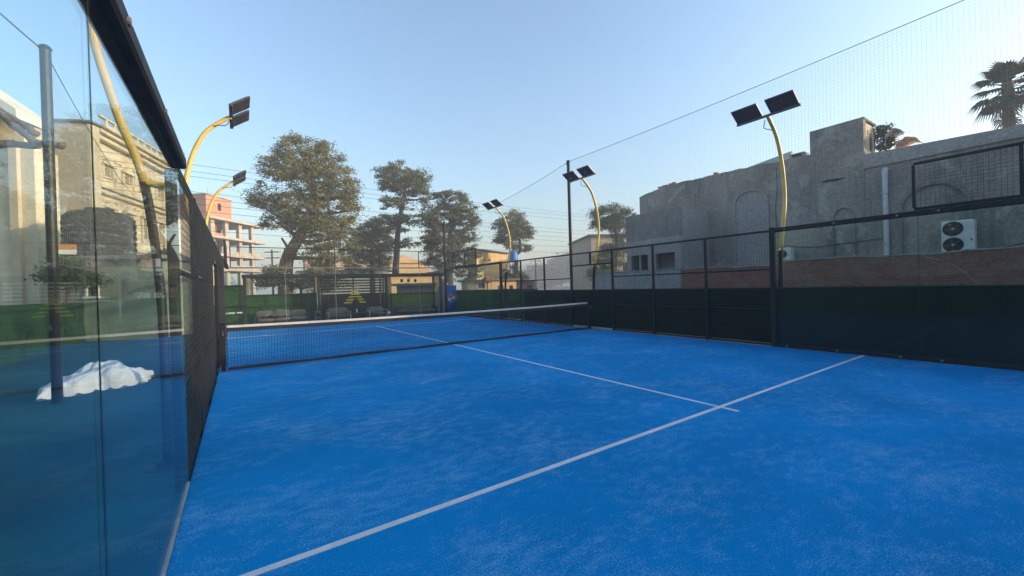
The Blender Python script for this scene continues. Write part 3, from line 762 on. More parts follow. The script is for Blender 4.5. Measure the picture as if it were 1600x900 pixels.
for i in range(39): cp.add([(XW-.03,Y[i],top[i]),(XW-.03,Y[i+1],top[i+1]),(XW+.26,Y[i+1],top[i+1]),(XW+.26,Y[i],top[i]),(XW-.03,Y[i],top[i]+.045),(XW-.03,Y[i+1],top[i+1]+.045),(XW+.26,Y[i+1],top[i+1]+.045),(XW+.26,Y[i],top[i]+.045)],[(0,1,2,3),(4,7,6,5),(0,4,5,1),(2,6,7,3)])
cp.build('coping', 'cement_smooth', t)
t = thing('cement_wall', 'low bluish cement wall left of the brick wall', 'wall', (XW, 3, 0))
yl, yr_ = bY(925, XW), yb-.02
MB().bbox((XW+.02, yr_+.04, -.08), (XW+.24, yl, bP(1000, 424, XW)[1]), .02).build('masonry', 'cement_blue', t)
MB().bbox((XW-.02, yr_+.04, bP(1000, 424, XW)[1]+.001), (XW+.28, yl, bP(1000, 424, XW)[1]+.06), .02).build('coping', 'cement_blue', t)

bd = thing('cement_building', 'large bare grey cement building with blind arches behind the right fence', 'building', (XB_, -8, 0))
X0 = XB_; D_ = 9.0
yt0, yt1 = bY(1270), bY(1354)               # tower
yR = bY(1356); yE = -40
zmain = bP(1150, 265)[1]; zpar = bP(1480, 217)[1]
yLft = bP(999, 307)[0]
# main wall with an uneven roofline, real thickness, roof slab behind
roof = [(yLft, bP(1000, 308)[1]), (bY(1028), bP(1028, 295)[1]), (bY(1040), bP(1040, 291)[1]), (bY(1085), bP(1085, 280)[1]), (bY(1150), zmain), (bY(1215), bP(1215, 252)[1]), (yt0, bP(1268, 241)[1])]
rf = []                                   # broken, patched top edge
for (a, za), (b, zb) in zip(roof[:-1], roof[1:]):
    k = max(2, int(abs(a-b)/.28))
    for s in range(k): rf.append((a+(b-a)*s/k, za+(zb-za)*s/k+random.uniform(-.035, .045)*(random.random() < .7)))
roof = rf+[roof[-1]]
poly = [(yLft, -.08)]+roof+[(yt0, -.08)]
MB().prism(poly, 0, X0, X0+.3).build('front_wall', 'cement', bd)
MB().prism([(yt0-.001, -.08), (yt0-.001, bP(1270, 207)[1]), (yt1, bP(1352, 184)[1]), (yt1, -.08)], 0, X0-.012, X0+.3).build('tower_wall', 'cement', bd)
MB().prism([(yt1-.002, -.08), (yt1-.002, bP(1360, 262)[1]), (yE, bP(1590, 216)[1]), (yE, -.08)], 0, X0, X0+.3).build('front_wall', 'cement', bd)
zc0 = bP(1480, 243)[1]
MB().prism([(yt1-.003, bP(1360, 262)[1]), (yt1-.003, bP(1360, 240)[1]), (bY(1600), bP(1600, 195)[1]), (-16.5, zpar+.15), (-17, 7.1), (yE, 7.1), (yE, bP(1590, 216)[1])], 0, X0-.10, X0+.26).build('parapet', 'cement_smooth', bd)  # out-of-view end raised higher so its shadow covers the court
MB().box((X0+.301, yE, -.08), (X0+D_, yLft, 4.6)).build('rear_block', 'cement_rough', bd)
# tower block: side face with a window, lit by the sun
tz = bP(1352, 184)[1]
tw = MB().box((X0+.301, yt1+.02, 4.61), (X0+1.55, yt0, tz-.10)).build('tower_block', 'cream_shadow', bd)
MB().bbox((X0+.02, yt1-.03, tz-.02), (X0+1.62, yt0+.02, tz+.08), .02).build('tower_cap', 'cement', bd)
wz0, wz1 = bP(1362, 232)[1], bP(1362, 198)[1]
MB().box((X0+.62, yt1+.005, wz0), (X0+1.12, yt1+.03, wz1)).build('window', 'window_dark', bd)
for x in (X0+.56, X0+1.12): MB().bbox((x, yt1-.02, wz0-.05), (x+.06, yt1+.04, wz1+.05), .005).build('window_frame', 'cream_stone', bd)
# blind arches: raised rims with a recess-coloured panel
def arch(pc, hw, zb, zsp, r, wr, mat='cement_smooth', panel=True):
    def P(rad_, k=18): return [(pc-rad_, zb)]+[(pc-rad_*math.cos(a), zsp+rad_*math.sin(a)*(r/hw)) for a in np.linspace(0, math.pi, k)]+[(pc+rad_, zb)]
    o_ = P(hw+wr); i_ = P(hw); m = MB(); n_ = len(o_)
    V = []
    for x in (X0-.11, X0-.001):
        V += [(x, y, z) for y, z in o_]+[(x, y, z) for y, z in i_]
    F = []
    for k in range(n_-1): F += [(k, k+1, n_+k+1, n_+k), (2*n_+k, 3*n_+k, 3*n_+k+1, 2*n_+k+1), (k, 2*n_+k, 2*n_+k+1, k+1), (n_+k, n_+k+1, 3*n_+k+1, 3*n_+k)]
    ob = m.add(V, F).build('arch_rim', mat, bd)
    if panel: MB().prism(i_, 0, X0-.02, X0-.003).build('arch_panel', 'cement_smooth', ob)
y0_, _ = bP(1150, 330); y1_, _ = bP(1199, 330); _, zsp = bP(1150, 322); _, ztop = bP(1175, 298)
arch((y0_+y1_)/2, abs(y0_-y1_)/2, 1.0, zsp, ztop-zsp, .09)
y0_, _ = bP(1410, 330); y1_, _ = bP(1514, 330); _, zsp = bP(1410, 332); _, ztop = bP(1465, 287)
arch((y0_+y1_)/2, abs(y0_-y1_)/2, 1.0, zsp, ztop-zsp, .08, 'cement_rough', False)
y0_, _ = bP(1303, 345); y1_, _ = bP(1335, 345); _, zsp = bP(1303, 345); _, ztop = bP(1319, 325)
arch((y0_+y1_)/2, abs(y0_-y1_)/2, bP(1320, 398)[1], zsp, ztop-zsp, .03, 'cement', False)
# ledge along the wall above the boundary wall, patched plaster
for i, (pa, pb, p0, p1, mt) in enumerate([(1248, 1264, 268, 296, 'cement_smooth'), (1282, 1318, 276, 288, 'cement_rough'), (1250, 1262, 322, 336, 'cement_smooth')]):
    a, za = bP(pa, p1); b, zb = bP(pb, p0)
    k = 12; P = [((a+b)/2+(b-a)/2*math.cos(q)*(1+.25*math.sin(q*3+i)), (za+zb)/2+(zb-za)/2*math.sin(q)*(1+.2*math.cos(q*2+i))) for q in np.linspace(0, 2*math.pi, k, endpoint=False)]
    MB().prism(P, 0, X0-.010-.002*i, X0-.002).build('plaster_patch', mt, bd)
# white drain pipe
py_, pz1 = bP(1384, 272); _, pz0 = bP(1387, 405)
t = thing('drain_pipe', 'pale vertical drain pipe on the grey wall between the arches', 'pipe', (X0-.12, py_, pz0))
MB().tube([(X0-.12, py_, .8), (X0-.12, py_, pz1)], .085, 12).build('pipe_run', 'pvc', t)
MB().tube([(X0-.12, py_, pz1-.02), (X0-.12, py_, pz1+.12), (X0+.05, py_, pz1+.2)], .10, 12).build('bend', 'pvc', t)
for z in (pz0+.6, pz0+1.6, pz0+2.6): MB().box((X0-.22, py_-.11, z), (X0-.002, py_+.11, z+.05)).build('clamp', 'galvanised', t)
# projecting box room at the left end
XQ = 19.3
q0, q1 = bP(978, 340, XQ)[0], bP(1062, 324, XQ)[0]; qz = bP(1020, 331, XQ)[1]
bx_ = thing('box_room', 'lower grey cement box room with dark window openings', 'building', (XQ, (q0+q1)/2, 0))
wz0, wz1 = bP(1020, 423, XQ)[1], bP(1020, 397, XQ)[1]
wa, wb, wc, wd_ = bY(986, XQ), bY(1012, XQ), bY(1024, XQ), bY(1054, XQ)
zsplit = bP(1020, 373, XQ)[1]
MB().box((XQ, q1, zsplit), (XQ+.25, q0, qz)).build('upper_wall', 'cement_rough', bx_)
MB().box((XQ+.004, q1+.002, wz1), (XQ+.25, q0-.002, zsplit-.001)).build('lintel_wall', 'cement_smooth', bx_)
MB().box((XQ+.004, q1+.002, -.08), (XQ+.25, q0-.002, wz0)).build('lower_wall', 'cement_smooth', bx_)
for a, b in ((q1+.002, wd_), (wc, wb), (wa, q0-.002)):
    MB().box((XQ+.004, min(a, b), wz0+.001), (XQ+.25, max(a, b), wz1-.001)).build('pier', 'cement_smooth', bx_)
MB().box((XQ+.251, q1, -.08), (X0-.02, q1+.25, qz-.002)).build('side_wall', 'cement_smooth', bx_)
MB().box((XQ+.251, q0-.25, -.08), (X0-.02, q0, qz-.002)).build('side_wall', 'cement_rough', bx_)
MB().box((XQ+.1, q1+.1, qz-.2), (X0-.02, q0-.1, qz-.05)).build('roof_slab', 'cement', bx_)
MB().bbox((XQ-.08, wd_-.05, wz0-.06), (XQ+.1, wc+.05, wz0-.0), .01).build('sill', 'dark_frame', bx_)
MB().box((XQ+1.2, q1+.26, -.05), (XQ+1.3, (q0+q1)/2+.3, 3.2)).build('inner_wall', 'grey_wall', bx_)
MB().box((XQ+.06, (wa+wb)/2-.05, wz0), (XQ+.14, (wa+wb)/2+.05, wz1)).build('mullion', 'cement_smooth', bx_)
# side hole right of the box
a, za = bP(1067, 420); b, zb = bP(1083, 396)
MB().box((X0-.006, min(a, b), za), (X0-.002, max(a, b), zb)).build('opening', 'dark_hole', bd)
# air conditioners
def acunit(label, pl, pr_, pt, pb, X, fans, wallX):
    y1, z1 = bP(pl, pt, X); y0, z0 = bP(pr_, pb, X)
    dp = .42
    t = thing('air_conditioner', label, 'air conditioner', (X, (y0+y1)/2, z0), group='outdoor air conditioner units')
    MB().bbox((X, y0, z0), (X+dp, y1, z1), .03).build('casing', 'ac_white', t)
    hz = (z1-z0)/fans; r = min(hz*.44, (y1-y0)*.34); yc = y1-(y1-y0)*.36
    for k in range(fans):
        zc = z0+hz*(k+.5)
        f_ = MB().tube([(X-.004, yc, zc), (X+.02, yc, zc)], r, 28).build('fan_opening', 'dark_hole', t)
        g = MB()
        for q in np.linspace(.3, 1.02, 5):
            g.tube([(X-.018, yc+r*q*math.cos(a), zc+r*q*math.sin(a)) for a in np.linspace(0, 2*math.pi, 25)], .007, 4, False)
        for a in np.linspace(0, math.pi, 6, endpoint=False): g.tube([(X-.018, yc-r*math.cos(a), zc-r*math.sin(a)), (X-.018, yc+r*math.cos(a), zc+r*math.sin(a))], .006, 4)
        g.build('fan_guard', 'dark_frame', f_)
        bl_ = MB()
        for j in range(5):
            a = j*2*math.pi/5; c = np.array((X-.008, yc+r*.5*math.cos(a), zc+r*.5*math.sin(a))); u = np.array((0, math.cos(a), math.sin(a))); v = np.array((.3, -math.sin(a), math.cos(a)))
            bl_.obox(c, u*r*.4, v*r*.2, np.array((.003, 0, 0)))
        bl_.build('fan_blades', 'wire', f_); MB().tube([(X-.03, yc, zc), (X-.009, yc, zc)], r*.16, 12).build('fan_hub', 'galvanised', f_)
    MB().bbox((X-.004, y0+.06, z0+.35*(z1-z0)), (X-.001, y0+.10, z0+.42*(z1-z0)), .001).build('badge', 'dark_frame', t)
    for yy in (y0+.1, y1-.1): MB().bbox((X+.02, yy-.03, z0-.05), (wallX, yy+.03, z0-.002), .004).build('bracket', 'galvanised', t)
acunit('large white air conditioner with two stacked fans on the grey wall', 1470, 1524, 347, 393, 21.3, 2, X0)
acunit('small white single-fan air conditioner behind the glass post', 1216, 1236, 388, 406, 21.4, 1, X0)
# cables on the right
def wirething(name, label, pts, r, mat, cat='cable', group=None):
    return tag(MB().tube(pts, r, 6).build(name, mat), label, cat, group)
c0 = onX(1440, 399, XW-.06); c1 = onX(1490, 414, XW-.06); c2 = onX(1532, 447, XW-.06); c3 = onX(1560, 470, XW-.06)
wirething('hanging_hose', 'pale hose drooping diagonally across the brick wall', catmull([c0, c1, c2, c3]), .013, 'hose', 'hose')
wirething('wall_cable', 'thin dark cable hanging down beside the tall narrow arch', catmull([onX(1213, 262, X0-.05), onX(1214, 290, X0-.05), onX(1212, 325, X0-.05), onX(1214, 358, X0-.05)]), .015, 'cable')
wirething('wall_cable', 'dark cable sagging along the grey wall left of the drain pipe', catmull([onX(1222, 384, X0-.04), onX(1270, 386, X0-.04), onX(1330, 379, X0-.04), onX(1383, 372, X0-.04)]), .014, 'cable')
wirething('wall_cable', 'dark cable running from the large air conditioner to the right', catmull([onX(1524, 388, X0-.04), onX(1545, 391, X0-.04), onX(1570, 386, X0-.04), onX(1640, 372, X0-.04)]), .016, 'cable')
wirething('wall_conduit', 'thin pale conduit running down the wall right of the box room', [onX(1083, 284, X0-.03), onX(1085, 400, X0-.03)], .028, 'cement_smooth', 'conduit')
# rooftop clutter
rt = thing('roof_shelter', 'green checked tarpaulin shelter on the roof edge', 'shelter', tuple(at(1180, 262, 17.5)), group=None)
A = onX(1150, 259, 24); Bq = onX(1208, 238, 24); Cq = onX(1213, 256, 24); Dq = onX(1150, 270, 24)
dz = 5.4
V = [np.array((24, A[1], A[2]-.9)), np.array((24, Bq[1]-.4, Bq[2]-1.2)), np.array((25.2, Bq[1]-.4, Bq[2]+.15)), np.array((25.2, A[1], A[2]+.05))]
MB().add([*V, *[v-np.array((0, 0, .04)) for v in V]], [(0,1,2,3),(7,6,5,4),(0,4,5,1),(1,5,6,2),(2,6,7,3),(3,7,4,0)]).build('tarp_roof', 'shed_green', rt)
E_ = [np.array((24, Bq[1]-.42, Bq[2]-1.2)), np.array((26.4, Bq[1]-.42, Bq[2]-1.2)), np.array((25.2, Bq[1]-.42, Bq[2]+.12))]
MB().add([*E_, *[e-np.array((0, .03, 0)) for e in E_]], [(0,1,2),(5,4,3),(0,3,4,1),(1,4,5,2),(2,5,3,0)]).build('end_sheet', 'orange_wall', rt)  # orange colour stands in for sunlight on the shelter's end
for v in V[:2]: MB().tube([(24.05, v[1], 4.5), (24.05, v[1], v[2])], .04, 6).build('post', 'timber', rt)
a, za = bP(1233, 252, 22.8); b, zb = bP(1257, 236, 22.8)
t = thing('roof_box', 'small dark-faced air cooler box on the grey roof', 'cooler', (22.8, (a+b)/2, za))
MB().bbox((22.8, b, za-.3), (23.4, a, zb), .02).build('casing', 'cement_smooth', t); MB().box((22.79, b+.12, za+.02), (22.799, a-.12, zb-.05)).build('grille', 'dark_hole', t)
MB().box((22.8, b, 4.5), (23.4, a, za-.301)).build('plinth', 'cement', t)
# torn curved sheets beside the tower
for i, (pa, pb, pt, pbm, mt, lb) in enumerate([(1381, 1414, 196, 226, 'pale_sheet', 'pale curved metal sheet on the roof beside the tower'), (1398, 1436, 209, 230, 'rust_sheet', 'rust-stained curved white sheet leaning on the parapet')]):
    Xs = 23.2-i*.4; a, zb = bP(pa, pbm, Xs); b, zt_ = bP(pb, pt, Xs); V = []; F = []; k = 12
    for s in range(k+1):
        th = math.pi*.92*s/k
        y = (a+b)/2+(a-b)/2*math.cos(th); z = zb+(zt_-zb)*math.sin(th)
        for x, o in ((Xs, 0), (Xs+1.3, 0), (Xs, -.03), (Xs+1.3, -.03)): V.append((x+.12*math.sin(s*1.7)*(x == Xs), y, z+o+.0))
    for s in range(k):
        q = s*4; F += [(q, q+1, q+5, q+4), (q+2, q+6, q+7, q+3), (q, q+4, q+6, q+2), (q+1, q+3, q+7, q+5)]
    tag(MB().add(V, F).build('roof_sheet', mt, None, True), lb, 'metal sheet')
for i, (px, py) in enumerate([(1031, 293), (1037, 291), (1043, 290), (1049, 288), (1053, 286), (1119, 271)]):
    p = onX(px, py, X0+.15); a = random.random()*2
    tag(MB().obox((p[0], p[1], p[2]), (.13*math.cos(a), .13*math.sin(a), .02), (-.07*math.sin(a), .07*math.cos(a), 0), (0, 0, .05)).build('loose_brick', 'red_brick_far'), ['leftmost loose red brick on the left roof edge', 'second loose red brick from the left on the roof edge', 'third loose red brick from the left on the roof edge', 'fourth loose red brick from the left on the roof edge', 'highest loose red brick of the row on the roof edge', 'single loose brick alone further right on the roofline'][i], 'brick', 'bricks on the roof edge')

# ================================================================ TREES
def leaf_mesh(name, P, size, mat, parent, flat=.5, off=(0, 0, 0), aspect=.46):
    tint = None
    if isinstance(P, tuple): P, tint = P
    N = len(P); P = np.asarray(P)-np.array(off)
    d = RNG.normal(size=(N, 3)); d[:, 2] = d[:, 2]*.6-.25; d /= np.linalg.norm(d, axis=1)[:, None]
    nn = RNG.normal(size=(N, 3)); nn[:, 2] += .8; s = np.cross(d, nn); s /= np.linalg.norm(s, axis=1)[:, None]+1e-9
    L_ = size*RNG.uniform(.6, 1.35, N)[:, None]; up = np.cross(s, d)
    V = np.empty((N, 4, 3)); V[:, 0] = P-d*L_*.5; V[:, 1] = P+s*L_*aspect*.5+up*L_*.06; V[:, 2] = P+d*L_*.5; V[:, 3] = P-s*L_*aspect*.5+up*L_*.06
    me = bpy.data.meshes.new(name); me.vertices.add(N*4); me.vertices.foreach_set('co', V.reshape(-1).astype(np.float32))
    me.loops.add(N*4); me.loops.foreach_set('vertex_index', np.arange(N*4, dtype=np.int32))
    me.polygons.add(N); me.polygons.foreach_set('loop_start', np.arange(0, N*4, 4, dtype=np.int32)); me.polygons.foreach_set('loop_total', np.full(N, 4, np.int32))
    me.update(calc_edges=True)
    at_ = me.attributes.new('tint', 'FLOAT', 'FACE'); at_.data.foreach_set('value', (RNG.uniform(0, 1, N)*.55+tint*.45 if tint is not None else RNG.uniform(0, 1, N)).astype(np.float32))
    me.materials.append(M[mat]); o = bpy.data.objects.new(name, me); COL.objects.link(o); o.parent = parent; return o
def crown_points(blobs, depth, nleaf, clump=.5, dj=.6, per=26, hollow=.45):
    # blobs: (px, py, rx px, ry px[, depth offset m]); leaves gather in clumps near the surface of each blob
    pts = []; tn = []; area = sum(b[2]*b[3] for b in blobs)
    for b in blobs:
        dd = depth+(b[4] if len(b) > 4 else 0); c = at(b[0], b[1], dd); rx = b[2]*dd/FPX; rz = b[3]*dd/FPX; ry = (rx+rz)*.5
        k = max(4, int(nleaf*b[2]*b[3]/area/per))
        v = RNG.normal(size=(k, 3)); v /= np.linalg.norm(v, axis=1)[:, None]; rr = RNG.uniform(hollow**3, 1.0, k)**(1/3)
        q = c+v*rr[:, None]*np.array((rx, ry, rz))
        kk = max(3, k//6); v2 = RNG.normal(size=(kk, 3)); v2 /= np.linalg.norm(v2, axis=1)[:, None]      # sprigs that break the outline
        q = np.concatenate([q, c+v2*RNG.uniform(1.0, 1.28, kk)[:, None]*np.array((rx, ry, rz))])
        for p in q:
            m = int(per*RNG.uniform(.4, 1.6)); cs = clump*RNG.uniform(.6, 1.3)
            pts.append(p+RNG.normal(size=(m, 3))*np.array((cs, cs, cs*.45))); tn.append(np.full(m, RNG.uniform()))
    return np.concatenate(pts), np.concatenate(tn)
def tree(name, label, base_px, blobs, depth, nleaf, leaf, mat, trunk_r, trunk_px, clump=.5, tmat='trunk', group='trees beyond the court', limbs=True, per=75, hollow=.6, extra=()):
    g = at(base_px, 460, depth); root = (float(g[0]), float(g[1]), 0)
    t = thing(name, label, 'tree', root, group=group)
    pts = [np.array((root[0], root[1], -.2))]+[at(x, y, depth) for x, y in trunk_px]
    mb = MB(); pp = catmull(pts, 4); N = len(pp)
    mb.tube(pp, [trunk_r*(1.25-.75*i/N) for i in range(N)], 10)
    if limbs:
        for b in blobs:
            dd = depth+(b[4] if len(b) > 4 else 0); c = at(b[0], b[1], dd)
            j = min(range(N//3, N), key=lambda i: np.linalg.norm(pp[i]-c)+max(0, pp[i][2]-c[2]+.2)*2)
            a = pp[j]; mid = (a+c)/2+np.array((RNG.normal()*.2, RNG.normal()*.2, -.15)); r0 = trunk_r*.42
            mb.tube(catmull([a, mid, c], 4), np.linspace(r0, r0*.25, 9), 6)
            for _ in range(3):
                e = c+RNG.normal(size=3)*np.array((b[2], b[2], b[3]))*dd/FPX*.55; mb.tube([mid+(c-mid)*.6, (mid+c)/2*.2+(c*.4+e*.4), e], [r0*.3, r0*.2, r0*.08], 5)
    for q, r_ in extra:
        qq = catmull([at(x, y, depth+d_) for x, y, d_ in q], 4); mb.tube(qq, np.linspace(r_, r_*.55, len(qq)), 8)
    mb.build('trunk', tmat, t, True)
    leaf_mesh('crown', crown_points(blobs, depth, nleaf, clump, per=per, hollow=hollow), leaf, mat, t, off=root)
    return t
tree('big_tree', 'biggest tree, dense dark crown on a leaning forked trunk', 446,
     [(475,238,35,22), (445,232,20,14,.5), (508,250,26,22), (440,265,30,22,-1), (480,275,40,30,-1.2), (520,285,36,32,-.5), (415,308,24,18), (440,318,30,22,-1), (480,330,38,28,-1.4), (525,330,32,26), (545,305,14,26),
      (402,318,12,8,.3), (430,345,18,14), (500,365,36,26,-.8), (535,370,22,30,.3), (470,352,24,16,.8), (515,400,36,22,-.4), (455,214,7,8), (505,225,9,10), (428,252,12,9), (548,328,12,12)],
     32, 50000, .17, 'leaf_olive', .46, [(446,430), (450,402), (463,378), (480,345), (490,310), (485,270)], .25,
     extra=[([(452,402,0),(448,385,-.2),(440,372,-.3)], .14), ([(470,452,0),(482,428,.3),(500,406,.5),(520,396,.6)], .2), ([(508,455,1),(510,425,1),(512,395,1),(515,370,1)], .22), ([(463,382,-.3),(472,372,-.5),(474,362,-.6)], .2)])
# the forked lower limbs and sawn-off stubs of the big tree are in its own trunk shape
tree('tall_tree', 'tall thin tree with a flat rounded top and open layered branches', 618,
     [(630,275,36,18), (608,280,18,18), (652,285,18,18,.4), (630,292,30,14), (620,318,24,10), (610,345,20,9), (640,342,22,9), (618,358,18,6), (615,382,14,5), (640,380,12,6), (662,308,10,12)],
     38, 24000, .18, 'leaf_grey', .30, [(618,430), (620,395), (622,360), (628,325), (632,300)], .21, 'dark_trunk')
tree('broad_tree', 'broad ragged tree right of the tall thin tree', 702,
     [(705,312,26,14), (690,305,14,8), (722,325,20,16), (695,340,34,22), (725,355,20,26), (672,355,16,22,.5), (700,375,34,26,-.6), (680,390,24,22), (722,392,20,22), (700,410,34,14), (740,345,7,16), (668,330,12,8), (738,405,10,18,3), (728,430,16,12,3), (745,432,8,12,4), (690,432,24,10,2)],
     36, 34000, .17, 'leaf_dark', .32, [(702,430), (703,400), (704,360), (705,325)], .22, 'dark_trunk')
tree('bushy_tree', 'low bushy tree between the big tree and the tall thin tree', 582,
     [(580,360,24,14), (562,372,18,14), (598,372,16,16), (575,390,30,16), (598,398,18,18), (570,412,30,14), (585,350,12,8)],
     40, 21000, .18, 'leaf_dark', .25, [(582,430), (582,400), (580,375)], .25, 'dark_trunk')
tree('round_tree', 'small round-crowned tree behind the far right floodlight', 806,
     [(800,345,24,14), (785,352,14,12), (815,358,16,14), (800,368,24,12), (826,362,7,10), (782,374,10,6), (815,388,16,6), (797,382,10,6), (800,424,13,8,1), (811,434,14,9,1), (794,438,12,7,1)],
     45, 19000, .19, 'leaf_olive', .22, [(806,440), (807,410), (806,398), (812,392), (812,375), (806,355)], .25, 'dark_trunk')
tree('neighbour_tree', 'spreading tree in front of the pale building left of the box room', 960,
     [(955,332,30,12), (935,342,14,12), (975,338,18,12), (955,350,24,10), (968,360,16,14), (935,352,10,8), (960,385,22,10), (952,405,26,14), (945,428,28,14)],
     38, 20000, .17, 'leaf_grey', .22, [(960,440), (962,400), (963,370), (958,350)], .25, 'dark_trunk')
tree('shrub_tree', 'dark shrubby tree around the base of the big tree', 470,
     [(432,425,16,12), (425,438,18,12), (455,440,26,12), (500,432,22,10), (490,442,26,10), (520,440,18,10)],
     29, 7000, .19, 'leaf_dark', .08, [(470,450), (470,440)], .28, 'dark_trunk')
tree('hedge_shrub', 'green shrub seen through the left glass under the orange board', 105,
     [(100,415,16,12), (120,420,16,14), (95,432,18,12), (125,436,22,10)], 13.5, 4000, .11, 'leaf_green', .06, [(106,452), (105,430)], .16, 'dark_trunk', 'shrubs behind the left glass')
tree('rooftop_shrub', 'small green shrub on the roof right of the tower', 1385,
     [(1386,212,10,8), (1384,222,11,9), (1378,205,5,7)], 17.5, 1600, .12, 'leaf_green', .04, [(1385,240), (1385,225)], .13, 'dark_trunk', 'rooftop plants')
tree('corner_tree', 'dark tree seen through the left glass beside the ornate building', 262,
     [(262,405,14,16), (275,420,14,20), (258,435,14,14)], 26, 3500, .18, 'leaf_dark', .15, [(264,440), (264,415)], .28, 'dark_trunk', 'trees behind the left glass')

# fan palm behind the parapet
dpth = 22; g = at(1576, 460, dpth)
t = thing('fan_palm', 'fan palm with drooping fronds behind the parapet at the right edge', 'palm', (float(g[0]), float(g[1]), 0))
c = at(1574, 128, dpth)
MB().tube(catmull([(g[0], g[1], -.1), at(1578, 300, dpth), at(1577, 200, dpth), c], 6), np.linspace(.30, .22, 19), 12).build('trunk', 'trunk', t, True)
def frond(tip, ctr, L_, k=16, droop=.5):
    m = MB(); tip = np.array(tip); ax = tip/np.linalg.norm(tip); side = np.cross(ax, (0, 0, 1)); side /= np.linalg.norm(side)+1e-9; upv = np.cross(side, ax)
    hub = ctr+ax*L_*.45
    m.tube([ctr, ctr+ax*L_*.25+np.array((0, 0, .04)), hub], .022, 5)
    for i in range(k):
        a = -1.25+2.5*i/(k-1); dr = ax*math.cos(a)+side*math.sin(a); ln = L_*.6*(1-.25*abs(a)); wd = L_*.035
        p0 = hub; p1 = hub+dr*ln*.6+upv*.05; p2 = hub+dr*ln+np.array((0, 0, -droop*ln*.5)); s = np.cross(dr, upv); s = s/(np.linalg.norm(s)+1e-9)
        m.add([p0, p1-s*wd, p2, p1+s*wd, p1+upv*.01], [(0, 1, 4), (0, 4, 3), (1, 2, 4), (4, 2, 3)])
    return m
rr_ = np.random.default_rng(3)
for i in range(34):
    a = i*2.399; el = 1.15-1.9*i/34; dr = np.array((math.cos(a)*math.cos(el), math.sin(a)*math.cos(el), math.sin(el)))
    frond(dr, c+np.array((0, 0, -.02*i)), rr_.uniform(1.35, 1.8), 14, .3+.5*(i/34)).build('frond', 'leaf_palm', t)
for i in range(16):
    a = i*2.399+.5; dr = np.array((math.cos(a)*.5, math.sin(a)*.5, -.85)); frond(dr, c+np.array((0, 0, -.5-.12*i)), rr_.uniform(.9, 1.3), 9, .2).build('dead_frond', 'timber', t)

# far trees fading into the haze: one mass
bl_ = []
for px, py, rx, ry in [(760,440,20,8), (836,432,22,16), (860,428,16,16), (875,420,14,20), (888,415,10,22), (850,440,30,8), (905,432,16,14), (820,440,14,8), (925,425,14,12), (300,445,20,10), (330,440,16,10), (400,440,20,10), (560,435,20,12), (640,438,30,10)]:
    bl_.append((px, py, rx, ry))
e = bpy.data.objects.new('x', None)
o = leaf_mesh('distant_trees', crown_points(bl_, 190, 22000, 1.6, per=20), 1.5, 'leaf_dark', None); o['kind'] = 'stuff'; o['label'] = 'hazy distant trees on the skyline'

